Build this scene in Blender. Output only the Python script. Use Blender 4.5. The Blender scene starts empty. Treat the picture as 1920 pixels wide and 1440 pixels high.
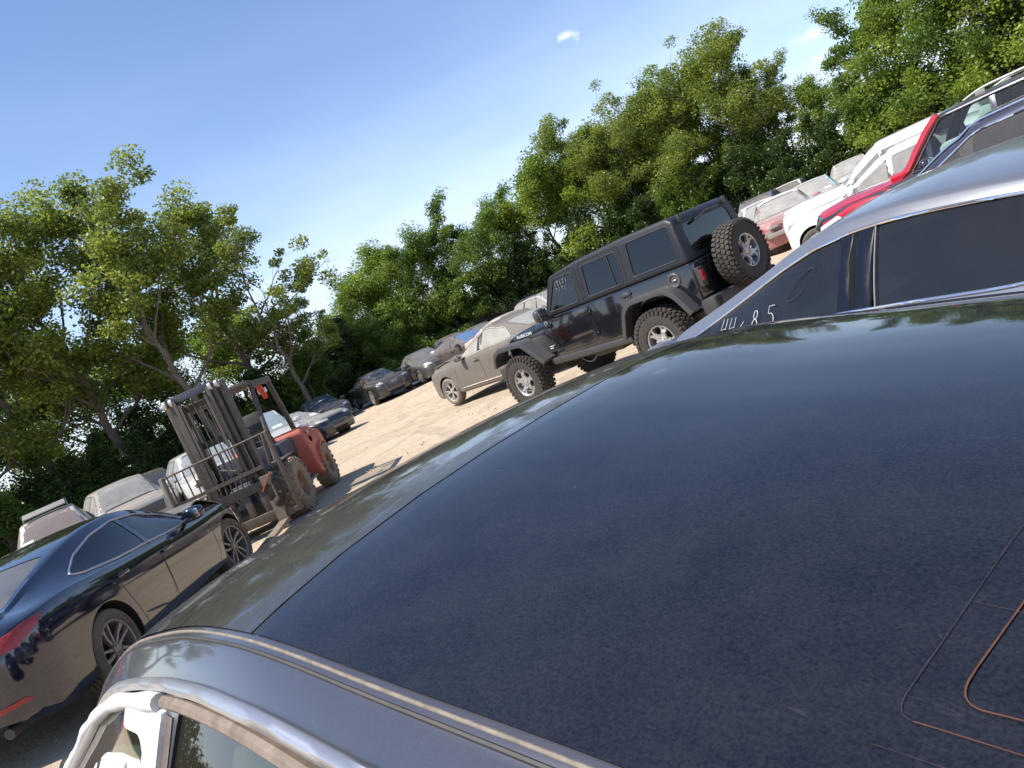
import bpy, bmesh, math, random
import numpy as np
from mathutils import Vector, Matrix
from mathutils.bvhtree import BVHTree

R = math.radians
scene = bpy.context.scene
COL = scene.collection

# ------------------------------------------------------------------ camera
ROLL, PITCH, FPX, CAM_H = R(23.65), R(5.38), 1458.0, 1.65
cam_data = bpy.data.cameras.new('camera')
cam_data.sensor_fit = 'HORIZONTAL'
cam_data.sensor_width = 36.0
cam_data.lens = FPX * 36.0 / 1920.0
cam_data.clip_start = 0.02
cam_data.clip_end = 3000.0
cam = bpy.data.objects.new('camera', cam_data)
COL.objects.link(cam)
_f = Vector((0, math.cos(PITCH), -math.sin(PITCH)))
_u = Vector((0, math.sin(PITCH), math.cos(PITCH)))
_r = Vector((1, 0, 0))
_cr = _r * math.cos(ROLL) - _u * math.sin(ROLL)
_cu = _u * math.cos(ROLL) + _r * math.sin(ROLL)
cam.matrix_world = Matrix(((_cr.x, _cu.x, -_f.x, 0), (_cr.y, _cu.y, -_f.y, 0), (_cr.z, _cu.z, -_f.z, CAM_H), (0, 0, 0, 1)))
scene.camera = cam

# ------------------------------------------------------------------ sun and sky
SUN_EL, SUN_AZ = R(56), R(-106)          # azimuth measured from +Y towards +X
sd = bpy.data.lights.new('sun', 'SUN')
sd.energy = 4.9
sd.angle = R(0.5)
sd.color = (1.0, 0.95, 0.87)
sun = bpy.data.objects.new('sun', sd)
COL.objects.link(sun)
_s = Vector((math.sin(SUN_AZ) * math.cos(SUN_EL), math.cos(SUN_AZ) * math.cos(SUN_EL), math.sin(SUN_EL)))
sun.rotation_euler = _s.to_track_quat('Z', 'Y').to_euler()
sun.location = (-30, 0, 40)

world = bpy.data.worlds.new('World')
scene.world = world
world.use_nodes = True
wt = world.node_tree
wt.nodes.clear()
wo = wt.nodes.new('ShaderNodeOutputWorld')
bg = wt.nodes.new('ShaderNodeBackground')
bg.inputs['Strength'].default_value = 0.134
sky = wt.nodes.new('ShaderNodeTexSky')
sky.sky_type = 'NISHITA'
sky.sun_disc = False
sky.sun_elevation = SUN_EL
sky.sun_rotation = SUN_AZ
sky.air_density = 1.05
sky.dust_density = 0.25
sky.ozone_density = 3.2
tc = wt.nodes.new('ShaderNodeTexCoord')
def wmath(op, a, b=None, c=None, clamp=False):
    n = wt.nodes.new('ShaderNodeMath'); n.operation = op; n.use_clamp = clamp
    for i, v in enumerate((a, b, c)):
        if v is None: continue
        if isinstance(v, (int, float)): n.inputs[i].default_value = v
        else: wt.links.new(v, n.inputs[i])
    return n.outputs[0]
def cam_dir(px, py):
    d = _f + _cr * ((px - 960) / FPX) - _cu * ((py - 720) / FPX)
    return d.normalized()
def cloud_mask(a, b, width, seed, gain):
    """a soft wisp lying along the sky directions a..b"""
    A = cam_dir(*a); B = cam_dir(*b)
    mid = ((A + B) / 2).normalized(); ax = (B - A).normalized(); half = (B - A).length / 2
    ay = mid.cross(ax).normalized()
    def dot(v):
        n = wt.nodes.new('ShaderNodeVectorMath'); n.operation = 'DOT_PRODUCT'
        wt.links.new(tc.outputs['Generated'], n.inputs[0]); n.inputs[1].default_value = v
        return n.outputs['Value']
    u = wmath('DIVIDE', dot(ax), half); v = wmath('DIVIDE', dot(ay), width)
    noi = wt.nodes.new('ShaderNodeTexNoise'); noi.inputs['Scale'].default_value = 42; noi.inputs['Detail'].default_value = 7
    mp = wt.nodes.new('ShaderNodeMapping'); mp.inputs['Location'].default_value = (seed, seed * 2, 0)
    wt.links.new(tc.outputs['Generated'], mp.inputs['Vector']); wt.links.new(mp.outputs[0], noi.inputs['Vector'])
    n0 = wmath('SUBTRACT', noi.outputs['Fac'], 0.5)
    u = wmath('MULTIPLY_ADD', n0, 2.6, u); v = wmath('MULTIPLY_ADD', n0, 3.6, v)
    r2 = wmath('ADD', wmath('MULTIPLY', u, u), wmath('MULTIPLY', v, v))
    m = wmath('SUBTRACT', 1.0, r2, clamp=True)
    m = wmath('MULTIPLY', m, m)
    m = wmath('MULTIPLY', m, wmath('GREATER_THAN', dot(mid), 0.9))
    return wmath('MULTIPLY', m, gain)
masks = [cloud_mask((1046, 80), (1082, 58), 0.008, 1.3, 0.55), cloud_mask((1468, 88), (1572, 36), 0.011, 4.1, 0.32),
         cloud_mask((1515, 125), (1560, 95), 0.006, 7.7, 0.25)]
tot = masks[0]
for m_ in masks[1:]:
    tot = wmath('ADD', tot, m_, clamp=True)
# thin cirrus veil low in the sky
noi = wt.nodes.new('ShaderNodeTexNoise'); noi.inputs['Scale'].default_value = 2.2; noi.inputs['Detail'].default_value = 5
mp = wt.nodes.new('ShaderNodeMapping'); mp.inputs['Scale'].default_value = (1, 1, 5)
wt.links.new(tc.outputs['Generated'], mp.inputs['Vector']); wt.links.new(mp.outputs[0], noi.inputs['Vector'])
sepw = wt.nodes.new('ShaderNodeSeparateXYZ'); wt.links.new(tc.outputs['Generated'], sepw.inputs[0])
low = wmath('SUBTRACT', 1.0, wmath('MULTIPLY', sepw.outputs['Z'], 2.0), clamp=True)
veil = wmath('MULTIPLY', wmath('MULTIPLY', wmath('SUBTRACT', noi.outputs['Fac'], 0.35, clamp=True), 1.5), wmath('MULTIPLY', low, low))
veil = wmath('ADD', wmath('MULTIPLY', veil, 1.2), wmath('MULTIPLY', wmath('MULTIPLY', low, low), 0.27), clamp=True)
mx = wt.nodes.new('ShaderNodeMixRGB'); mx.inputs['Color2'].default_value = (7.2, 7.4, 8.2, 1)
wt.links.new(veil, mx.inputs['Fac']); wt.links.new(sky.outputs[0], mx.inputs['Color1'])
mx2 = wt.nodes.new('ShaderNodeMixRGB'); mx2.inputs['Color2'].default_value = (8.5, 8.3, 8.8, 1)
wt.links.new(tot, mx2.inputs['Fac']); wt.links.new(mx.outputs[0], mx2.inputs['Color1'])
tint = wt.nodes.new('ShaderNodeMixRGB'); tint.blend_type = 'MULTIPLY'; tint.inputs['Fac'].default_value = 1.0; tint.inputs['Color2'].default_value = (0.97, 1.0, 1.07, 1)
wt.links.new(mx2.outputs[0], tint.inputs['Color1'])
wt.links.new(tint.outputs[0], bg.inputs['Color'])
wt.links.new(bg.outputs[0], wo.inputs[0])

scene.view_settings.view_transform = 'Standard'
scene.view_settings.look = 'None'
scene.view_settings.gamma = 1.0
scene.view_settings.exposure = 0.45
scene.render.engine = 'CYCLES'
scene.cycles.max_bounces = 8
scene.cycles.transparent_max_bounces = 24
scene.cycles.caustics_reflective = False
scene.cycles.caustics_refractive = False

# ------------------------------------------------------------------ material helpers
class NT:
    def __init__(s, name):
        s.m = bpy.data.materials.new(name); s.m.use_nodes = True
        s.t = s.m.node_tree; s.t.nodes.clear()
        s.out = s.t.nodes.new('ShaderNodeOutputMaterial')
    def n(s, typ, **kw):
        nd = s.t.nodes.new(typ)
        for k, v in kw.items(): setattr(nd, k, v)
        return nd
    def l(s, a, b): s.t.links.new(a, b)
    def setv(s, sock, v):
        if v is None: return
        if isinstance(v, bpy.types.NodeSocket): s.l(v, sock)
        else: sock.default_value = v
    def math(s, op, a, b=None, c=None, clamp=False):
        nd = s.n('ShaderNodeMath', operation=op, use_clamp=clamp)
        for i, v in enumerate((a, b, c)): s.setv(nd.inputs[i], v)
        return nd.outputs[0]
    def vmath(s, op, a, b=None):
        nd = s.n('ShaderNodeVectorMath', operation=op)
        s.setv(nd.inputs[0], a)
        if b is not None: s.setv(nd.inputs[1], b)
        return nd
    def noise(s, scale, detail=3, rough=0.5, vec=None, dist=0.0):
        nd = s.n('ShaderNodeTexNoise'); nd.inputs['Scale'].default_value = scale
        nd.inputs['Detail'].default_value = detail; nd.inputs['Roughness'].default_value = rough
        nd.inputs['Distortion'].default_value = dist
        if vec is None: vec = s.obj()
        s.l(vec, nd.inputs['Vector']); return nd.outputs['Fac']
    def obj(s):
        if not hasattr(s, '_tc'): s._tc = s.n('ShaderNodeTexCoord')
        return s._tc.outputs['Object']
    def geo(s):
        if not hasattr(s, '_g'): s._g = s.n('ShaderNodeNewGeometry')
        return s._g
    def mapping(s, vec, scale=(1, 1, 1), loc=(0, 0, 0), rot=(0, 0, 0)):
        nd = s.n('ShaderNodeMapping'); nd.inputs['Scale'].default_value = scale
        nd.inputs['Location'].default_value = loc; nd.inputs['Rotation'].default_value = rot
        s.l(vec, nd.inputs['Vector']); return nd.outputs[0]
    def mix(s, f, a, b):
        nd = s.n('ShaderNodeMixRGB')
        s.setv(nd.inputs[0], f); s.setv(nd.inputs[1], a if not isinstance(a, tuple) else (*a, 1)); s.setv(nd.inputs[2], b if not isinstance(b, tuple) else (*b, 1))
        return nd.outputs[0]
    def ramp(s, v, lo, hi, a=0.0, b=1.0):
        nd = s.n('ShaderNodeMapRange'); nd.clamp = True
        s.l(v, nd.inputs[0]); nd.inputs[1].default_value = lo; nd.inputs[2].default_value = hi
        nd.inputs[3].default_value = a; nd.inputs[4].default_value = b
        return nd.outputs[0]
    def bump(s, h, strength=0.3, dist=0.01):
        nd = s.n('ShaderNodeBump'); nd.inputs['Strength'].default_value = strength; nd.inputs['Distance'].default_value = dist
        s.l(h, nd.inputs['Height']); return nd.outputs[0]
    def pbr(s, color, rough=0.5, metal=0.0, coat=0.0, normal=None, spec=0.5, coat_rough=0.03):
        p = s.n('ShaderNodeBsdfPrincipled')
        s.setv(p.inputs['Base Color'], (*color, 1) if isinstance(color, tuple) else color)
        s.setv(p.inputs['Roughness'], rough); s.setv(p.inputs['Metallic'], metal)
        s.setv(p.inputs['Coat Weight'], coat); p.inputs['Coat Roughness'].default_value = coat_rough
        s.setv(p.inputs['Specular IOR Level'], spec)
        if normal is not None:
            s.l(normal, p.inputs['Normal'])
        return p
    def done(s, sh):
        s.l(sh.outputs[0] if not isinstance(sh, bpy.types.NodeSocket) else sh, s.out.inputs[0]); return s.m

DUST = (0.40, 0.34, 0.27)
MATS = {}
def memo(fn):
    def w(*a, **k):
        key = (fn.__name__, a, tuple(sorted(k.items())))
        if key not in MATS: MATS[key] = fn(*a, **k)
        return MATS[key]
    return w

def dust_factor(t, dust, top=1.0, side=0.35, streak=0.4, lo=0.05):
    """dust that lies on upward faces, thinner and streaked on the sides, thicker low down"""
    nz = t.n('ShaderNodeSeparateXYZ'); t.l(t.geo().outputs['Normal'], nz.inputs[0])
    up = t.ramp(nz.outputs['Z'], lo, max(0.85, lo + .3), side, top)
    ps = t.n('ShaderNodeSeparateXYZ'); t.l(t.obj(), ps.inputs[0])
    lowf = t.ramp(ps.outputs['Z'], 0.15, 0.75, 0.45, 0.0)
    up = t.math('ADD', up, t.math('MULTIPLY', lowf, side * 1.6 + 0.1))
    n1 = t.noise(3.0, 5, 0.6)
    n2 = t.noise(9.0, 4, 0.6, vec=t.mapping(t.obj(), (1, 1, 0.12)))
    n3 = t.noise(220.0, 2, 0.7)
    v = t.math('ADD', t.math('MULTIPLY', n1, 0.7), t.math('MULTIPLY', n2, streak))
    v = t.math('ADD', v, t.math('MULTIPLY', n3, 0.35))
    v = t.ramp(v, 0.25, 1.05, 0.25, 1.25)
    return t.math('MULTIPLY', t.math('MULTIPLY', up, v), dust, clamp=True)

@memo
def paint(color, dust=0.3, rough=0.35, metal=0.0, top=1.0, side=0.35, flake=0.0, dustcol=DUST, coat=1.0, lo=0.05):
    t = NT('car_paint')
    c = (*color, 1)
    if flake:
        fl = t.noise(1500.0, 1, 0.5)
        c = t.mix(t.ramp(fl, 0.45, 0.75), color, tuple(min(1, x * (1 + flake) + 0.02 * flake) for x in color))
    base = t.pbr(color if not flake else c, rough, metal, coat, coat_rough=0.04)
    d = t.pbr(t.mix(t.noise(30, 3), dustcol, tuple(x * 0.82 for x in dustcol)), 0.9, 0, 0, spec=0.2)
    m = t.n('ShaderNodeMixShader')
    t.l(dust_factor(t, dust, top, side, lo=lo), m.inputs[0]); t.l(base.outputs[0], m.inputs[1]); t.l(d.outputs[0], m.inputs[2])
    return t.done(m)

@memo
def glass_dark(color=(0.012, 0.014, 0.016), dust=0.2, top=1.0, side=0.4, dustcol=DUST):
    t = NT('tinted_glass')
    base = t.pbr(color, 0.04, 0, 0, spec=0.6)
    d = t.pbr(dustcol, 0.9, spec=0.15)
    m = t.n('ShaderNodeMixShader')
    t.l(dust_factor(t, dust, top, side, 0.3), m.inputs[0]); t.l(base.outputs[0], m.inputs[1]); t.l(d.outputs[0], m.inputs[2])
    return t.done(m)

@memo
def glass_clear(tint=(0.62, 0.74, 0.68), dust=0.12, top=0.6, side=0.6, dustcol=DUST):
    t = NT('window_glass')
    tr = t.n('ShaderNodeBsdfTransparent'); tr.inputs[0].default_value = (*tint, 1)
    gl = t.n('ShaderNodeBsdfGlossy'); gl.inputs['Roughness'].default_value = 0.02
    fr = t.n('ShaderNodeFresnel'); fr.inputs['IOR'].default_value = 1.5
    m0 = t.n('ShaderNodeMixShader')
    t.l(t.math('MULTIPLY', fr.outputs[0], 1.6, clamp=True), m0.inputs[0]); t.l(tr.outputs[0], m0.inputs[1]); t.l(gl.outputs[0], m0.inputs[2])
    d = t.pbr(dustcol, 0.9, spec=0.15)
    m = t.n('ShaderNodeMixShader')
    t.l(dust_factor(t, dust, top, side, 0.3), m.inputs[0]); t.l(m0.outputs[0], m.inputs[1]); t.l(d.outputs[0], m.inputs[2])
    return t.done(m)

@memo
def plain(name, color, rough=0.6, metal=0.0, var=0.25, scale=8.0, bump=0.0, coat=0.0, bscale=60.0):
    t = NT(name)
    c = t.mix(t.ramp(t.noise(scale, 5, 0.6), 0.3, 0.7), tuple(x * (1 - var) for x in color), tuple(min(1, x * (1 + var)) for x in color))
    nrm = t.bump(t.noise(bscale, 4, 0.6), bump, 0.004) if bump else None
    return t.done(t.pbr(c, rough, metal, coat, normal=nrm))

@memo
def dusty(name, color, rough=0.6, metal=0.0, dust=0.5, top=1.0, side=0.5, dustcol=DUST, scale=1.0):
    t = NT(name)
    base = t.pbr(color, rough, metal)
    n1 = t.noise(12 * scale, 5, 0.65); n2 = t.noise(70 * scale, 3, 0.6)
    nz = t.n('ShaderNodeSeparateXYZ'); t.l(t.geo().outputs['Normal'], nz.inputs[0])
    up = t.ramp(nz.outputs['Z'], 0.0, 0.9, side, top)
    f = t.math('MULTIPLY', t.math('MULTIPLY', up, t.ramp(t.math('ADD', t.math('MULTIPLY', n1, 0.7), t.math('MULTIPLY', n2, 0.4)), 0.3, 0.8, 0.3, 1.3)), dust, clamp=True)
    d = t.pbr(dustcol, 0.92, spec=0.15)
    m = t.n('ShaderNodeMixShader')
    t.l(f, m.inputs[0]); t.l(base.outputs[0], m.inputs[1]); t.l(d.outputs[0], m.inputs[2])
    return t.done(m)

CHROME = lambda: dusty('chrome', (0.78, 0.78, 0.80), 0.12, 1.0, 0.12)
BLACK = lambda: dusty('black_plastic', (0.018, 0.018, 0.02), 0.5, 0, 0.18)
TRIM = lambda: dusty('rubber_seal', (0.012, 0.012, 0.013), 0.6, 0, 0.10)
VOID = lambda: plain('dark_cavity', (0.010, 0.010, 0.010), 0.9)
TYRE = lambda: dusty('tyre_rubber', (0.022, 0.021, 0.02), 0.8, 0, 0.35)
RIM = lambda: dusty('alloy', (0.50, 0.50, 0.50), 0.35, 0.7, 0.30)
REDLENS = lambda: dusty('red_lens', (0.28, 0.008, 0.012), 0.12, 0, 0.12)
LAMP = lambda: dusty('headlamp_lens', (0.42, 0.43, 0.44), 0.15, 0.3, 0.35)
PAPER = lambda: plain('white_paper', (0.82, 0.82, 0.80), 0.7, var=0.05)
CLOTHMAT = lambda: plain('white_cloth', (0.56, 0.55, 0.53), 0.9, var=0.08, bump=0.5, bscale=45)

# ------------------------------------------------------------------ mesh helpers
class MB:
    def __init__(s): s.v = []; s.f = []; s.mi = []
    def add(s, verts, faces, mi=0):
        o = len(s.v); s.v.extend([tuple(v) for v in verts])
        for f in faces: s.f.append(tuple(i + o for i in f)); s.mi.append(mi)
        return s
    def box(s, c, size, rot=None, mi=0, ch=0.0):
        hx, hy, hz = [x / 2 for x in size]
        if ch > 0:
            bm = bmesh.new(); bmesh.ops.create_cube(bm, size=1)
            for v in bm.verts: v.co = Vector((v.co.x * 2 * hx, v.co.y * 2 * hy, v.co.z * 2 * hz))
            bmesh.ops.bevel(bm, geom=bm.edges[:], offset=min(ch, hx * .95, hy * .95, hz * .95), segments=2, affect='EDGES', profile=0.6)
            bm.verts.index_update()
            vs = [v.co.copy() for v in bm.verts]; fs = [[v.index for v in f.verts] for f in bm.faces]; bm.free()
        else:
            vs = [Vector((x, y, z)) for x in (-hx, hx) for y in (-hy, hy) for z in (-hz, hz)]
            fs = [(0, 1, 3, 2), (4, 6, 7, 5), (0, 4, 5, 1), (2, 3, 7, 6), (0, 2, 6, 4), (1, 5, 7, 3)]
        if rot is not None: vs = [rot @ v for v in vs]
        c = Vector(c)
        return s.add([v + c for v in vs], fs, mi)
    def beam(s, a, b, w, h, up=(0, 0, 1), mi=0, ch=0.0):
        a = Vector(a); b = Vector(b); d = b - a; L = d.length; x = d.normalized(); u = Vector(up)
        y = u.cross(x)
        if y.length < 1e-4: y = Vector((0, 1, 0)).cross(x)
        y.normalize(); z = x.cross(y)
        rot = Matrix((x, y, z)).transposed()
        return s.box((a + b) / 2, (L, w, h), rot, mi, ch)
    def tube(s, pts, r, n=8, mi=0, closed=False, cap=True):
        pts = [Vector(p) for p in pts]; N = len(pts)
        rs = r if isinstance(r, (list, tuple, np.ndarray)) else [r] * N
        prev = None; rings = []
        for i, p in enumerate(pts):
            if closed: d = pts[(i + 1) % N] - pts[i - 1]
            else: d = (pts[min(i + 1, N - 1)] - pts[max(i - 1, 0)])
            d.normalize()
            if prev is None:
                a = Vector((0, 0, 1)) if abs(d.z) < 0.9 else Vector((1, 0, 0))
                prev = (a - d * a.dot(d)).normalized()
            else:
                prev = (prev - d * prev.dot(d)).normalized()
            q = d.cross(prev)
            rings.append([p + (prev * math.cos(k * 2 * math.pi / n) + q * math.sin(k * 2 * math.pi / n)) * rs[i] for k in range(n)])
        vs = [v for rg in rings for v in rg]; fs = []
        for i in range(N if closed else N - 1):
            j = (i + 1) % N
            for k in range(n):
                fs.append((i * n + k, i * n + (k + 1) % n, j * n + (k + 1) % n, j * n + k))
        if cap and not closed:
            fs.append(tuple(range(n))[::-1]); fs.append(tuple((N - 1) * n + k for k in range(n)))
        return s.add(vs, fs, mi)
    def lathe(s, prof, n=32, axis='y', c=(0, 0, 0), mi=0, closed=False):
        """prof: list of (radius, along)"""
        vs = []; P = len(prof)
        for k in range(n):
            a = 2 * math.pi * k / n; ca, sa = math.cos(a), math.sin(a)
            for r, h in prof:
                if axis == 'y': v = (r * ca, h, r * sa)
                elif axis == 'x': v = (h, r * ca, r * sa)
                else: v = (r * ca, r * sa, h)
                vs.append((v[0] + c[0], v[1] + c[1], v[2] + c[2]))
        fs = []
        for k in range(n):
            kk = (k + 1) % n
            for i in range(P if closed else P - 1):
                j = (i + 1) % P
                fs.append((k * P + i, kk * P + i, kk * P + j, k * P + j))
        return s.add(vs, fs, mi)
    def prism(s, poly, fn0, fn1, mi=0):
        """poly in 2D; fn0/fn1 map 2D to the two 3D ends"""
        n = len(poly)
        vs = [fn0(*p) for p in poly] + [fn1(*p) for p in poly]
        fs = [tuple(range(n))[::-1], tuple(range(n, 2 * n))] + [(i, (i + 1) % n, n + (i + 1) % n, n + i) for i in range(n)]
        return s.add(vs, fs, mi)
    def ell(s, c, rx, ry, rz, nu=16, nv=10, mi=0, rot=None, p=2.0):
        vs = []; c = Vector(c)
        def sp(v): return math.copysign(abs(v) ** (2 / p), v)
        for j in range(1, nv):
            th = math.pi * j / nv
            for i in range(nu):
                ph = 2 * math.pi * i / nu
                v = Vector((rx * sp(math.sin(th)) * sp(math.cos(ph)), ry * sp(math.sin(th)) * sp(math.sin(ph)), rz * sp(math.cos(th))))
                vs.append((rot @ v if rot is not None else v) + c)
        top = Vector((0, 0, rz)); bot = Vector((0, 0, -rz))
        vs.append((rot @ top if rot is not None else top) + c); vs.append((rot @ bot if rot is not None else bot) + c)
        T = len(vs) - 2; fs = []
        for j in range(nv - 2):
            for i in range(nu):
                fs.append((j * nu + i, (j + 1) * nu + i, (j + 1) * nu + (i + 1) % nu, j * nu + (i + 1) % nu))
        for i in range(nu):
            fs.append((T, i, (i + 1) % nu)); fs.append((T + 1, (nv - 2) * nu + (i + 1) % nu, (nv - 2) * nu + i))
        return s.add(vs, fs, mi)
    def mesh(s, name, mats, angle=35, smooth=True, fix=True):
        me = bpy.data.meshes.new(name)
        me.from_pydata([tuple(v) for v in s.v], [], s.f)
        for m in (mats if isinstance(mats, (list, tuple)) else [mats]): me.materials.append(m)
        me.polygons.foreach_set('material_index', s.mi)
        if fix:
            bm = bmesh.new(); bm.from_mesh(me); bmesh.ops.recalc_face_normals(bm, faces=bm.faces[:]); bm.to_mesh(me); bm.free()
        if smooth: shade(me, angle)
        me.update(); return me
    def build(s, name, mats, parent=None, angle=35, smooth=True, fix=True):
        return link(name, s.mesh(name, mats, angle, smooth, fix), parent)

def shade(me, angle=35):
    me.polygons.foreach_set('use_smooth', [True] * len(me.polygons))
    try: me.set_sharp_from_angle(angle=R(angle))
    except Exception: pass

def link(name, me, parent=None):
    o = bpy.data.objects.new(name, me); COL.objects.link(o)
    if parent is not None: o.parent = parent
    return o

def tag(o, label=None, cat=None, group=None, kind=None):
    if label: o['label'] = label
    if cat: o['category'] = cat
    if group: o['group'] = group
    if kind: o['kind'] = kind
    return o

def thing(name, label, cat, loc, yaw_deg=None, group=None, scale=1.0):
    """Empty at the base; local +x points along compass yaw (0 = away from camera, 90 = right)"""
    o = bpy.data.objects.new(name, None); COL.objects.link(o)
    o.empty_display_size = 0.3
    o.location = loc if len(loc) == 3 else (loc[0], loc[1], ground_z(*loc))
    if yaw_deg is not None: o.rotation_euler = (0, 0, R(90 - yaw_deg))
    o.scale = (scale,) * 3
    tag(o, label, cat, group); return o

def copy_tree(o, parent=None):
    c = o.copy(); COL.objects.link(c); c.parent = parent
    for ch in list(o.children): copy_tree(ch, c)
    return c

def at(px, py, z=None, D=None):
    """the place in the lot seen at this spot of the photograph, at height z or distance D"""
    d = _f + _cr * ((px - 960) / FPX) - _cu * ((py - 720) / FPX)
    t = D if D else (z - CAM_H) / d.z
    return (d.x * t, d.y * t, CAM_H + d.z * t)

def ground_z(x, y):
    """lot is nearly flat, falling gently away beyond the forklift on the left"""
    return -0.035 * max(0.0, -x - 6.5) if x > -22 else -0.54

def pchip(x, xp, fp):
    xp = np.asarray(xp, float); fp = np.asarray(fp, float)
    h = np.diff(xp); d = np.diff(fp) / h
    m = np.zeros_like(fp); m[0] = d[0]; m[-1] = d[-1]
    for i in range(1, len(xp) - 1):
        if d[i - 1] * d[i] > 0:
            w1 = 2 * h[i] + h[i - 1]; w2 = h[i] + 2 * h[i - 1]
            m[i] = (w1 + w2) / (w1 / d[i - 1] + w2 / d[i])
    x = np.clip(np.asarray(x, float), xp[0], xp[-1])
    i = np.clip(np.searchsorted(xp, x) - 1, 0, len(xp) - 2)
    t = (x - xp[i]) / h[i]
    return (1 + 2 * t) * (1 - t) ** 2 * fp[i] + t * (1 - t) ** 2 * h[i] * m[i] + t * t * (3 - 2 * t) * fp[i + 1] + t * t * (t - 1) * h[i] * m[i + 1]

def curve(pts):
    xs = [p[0] for p in pts]; ys = [p[1] for p in pts]
    return lambda x: float(pchip(x, xs, ys))

def boolean(obj, cutters, remove=True):
    for c in cutters:
        md = obj.modifiers.new('b', 'BOOLEAN'); md.operation = 'DIFFERENCE'; md.solver = 'EXACT'; md.object = c
    dg = bpy.context.evaluated_depsgraph_get(); dg.update()
    me = bpy.data.meshes.new_from_object(obj.evaluated_get(dg))
    obj.modifiers.clear(); old = obj.data; obj.data = me
    for c in cutters:
        if remove: bpy.data.objects.remove(c)
    return me
# ------------------------------------------------------------------ car bodies
def spec_car(wb=2.8, fo=0.9, ro=1.0, W=1.82, H=1.44, kind='sedan', belt=0.93, hood=0.98, nose=0.72, deck=1.05,
             yroof=0.58, ybelt=0.93, rake=0.95, rtop=None, rbase=None, wtop=None, cowl=None, tailz=None, crown=0.05, sill=0.22, hoodflat=None, plan_nose=0.62, rtopdrop=0.10):
    n = wb + fo; t = -ro
    cowl = cowl if cowl is not None else wb - 0.52
    wtop = wtop if wtop is not None else cowl - rake
    if kind == 'sedan':
        rtop = rtop if rtop is not None else 0.35
        rbase = rbase if rbase is not None else -0.48
    else:
        rtop = rtop if rtop is not None else t + 0.38
        rbase = rbase if rbase is not None else t + 0.10
        deck = belt + 0.08
    tailz = tailz if tailz is not None else (deck - 0.02 if kind == 'sedan' else deck)
    mid = (wtop + rtop) / 2
    top = [(t, tailz - 0.18), (t + 0.03, tailz - 0.06), (t + 0.12, tailz)]
    if kind == 'sedan': top += [(rbase, deck + 0.015)]
    else: top += [(rbase + .02, tailz + 0.06)]
    top += [(rbase * 0.6 + rtop * 0.4, (deck * 0.52 + (H - rtopdrop) * 0.48)), (rtop, H - rtopdrop), (rtop + 0.35, H - 0.035), (mid, H), (wtop + 0.25, H - 0.025), (wtop, H - 0.07),
            (cowl * 0.5 + wtop * 0.5, (hood + H - 0.07) / 2 + 0.035), (cowl, hood), (cowl + 0.12, hood - 0.005)]
    hf = hoodflat if hoodflat is not None else (hood * 0.55 + nose * 0.45)
    top += [((cowl + n) / 2 + .1, hood - (hood - hf) * 0.35), (n - 0.22, hf), (n - 0.07, nose + 0.02), (n - 0.02, nose - 0.08), (n, nose - 0.16)]
    zb_nose = min(nose - 0.02, belt - 0.12)
    bl = [(t, tailz - 0.22), (t + 0.05, tailz - 0.12), (t + 0.2, min(belt + 0.06, deck - 0.07)), (0.3, belt + 0.03), (wb / 2, belt), (cowl - 0.1, min(belt - 0.03, hood - 0.06)), (cowl + 0.4, min(belt - 0.07, hood - 0.09)),
          (n - 0.25, zb_nose), (n - 0.05, zb_nose - 0.10), (n, zb_nose - 0.14)]
    h = W / 2
    wp = [(t, h * 0.70), (t + 0.04, h * 0.80), (t + 0.15, h * 0.91), (t + 0.45, h * 0.98), (0.2, h), (wb * 0.5, h * 0.985), (wb - 0.1, h), (wb + 0.3, h * 0.97), (n - 0.25, h * 0.87), (n - 0.08, h * 0.74), (n, h * plan_nose)]
    yr = [(t, yroof * 0.9), (rbase, yroof * 1.04), (rtop, yroof * 1.0), (mid, yroof), (wtop, yroof * 0.99), (cowl, yroof * 1.14), (cowl + .3, h * .72), (n - 0.2, h * .62), (n, h * .50)]
    if kind == 'sedan': yr[0] = (t, h * .6); yr.insert(1, (rbase - .1, yroof * 1.12))
    sl = [(t, 0.38), (t + 0.3, 0.26), (0.3, sill), (wb - 0.3, sill), (n - 0.3, 0.2), (n - 0.02, 0.24), (n, 0.28)]
    return dict(wb=wb, n=n, t=t, W=W, H=H, top=curve(top), belt=curve(bl), wp=curve(wp), yr=curve(yr), sill=curve(sl), crown=crown,
                cowl=cowl, wtop=wtop, rtop=rtop, rbase=rbase, ybelt=ybelt, kind=kind, hood=hood, beltz=belt, deck=deck)

def ring(S, x):
    wp = S['wp'](x); zb = S['belt'](x); zc = S['top'](x); zs = S['sill'](x); yr = min(S['yr'](x), wp * 0.93)
    cr = S['crown'](x) if callable(S['crown']) else S['crown']
    drop = lambda u: cr * u * u * (1 + u * u) / 2
    gh = zc - zb
    k = min(1.0, max(0.12, (gh) / 0.3))
    ze = zc - drop(0.93) * k
    zb = min(zb, ze - 0.035)
    P = [(0, zs), (wp * .5, zs), (wp * .88, zs), (wp * .965, zs + .05), (wp * .985, zs + .16), (wp * 0.998, zs + (zb - zs) * .42), (wp, zs + (zb - zs) * .68), (wp * .992, zb - (zb - zs) * .14), (wp * .975, zb - (zb - zs) * .05),
         (wp * .955, zb), (wp * S['ybelt'], zb + min(.012, (ze - zb) * .3))]
    y0, z0 = P[-1]; dz = ze - z0
    fl = min(0.035, dz * 0.35)
    y1, z1 = yr + fl * 0.9, ze - fl
    for q in (0.33, 0.66): P.append((y0 + (y1 - y0) * q + 0.012 * k, z0 + (z1 - z0) * q))
    P.append((y1, z1)); P.append((yr + fl * 0.35, ze - fl * 0.3))
    for u in (0.93, 0.84, 0.68, 0.45, 0.22, 0.0):
        P.append((yr * u / 0.93, zc - drop(u) * k))
    return P

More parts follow.
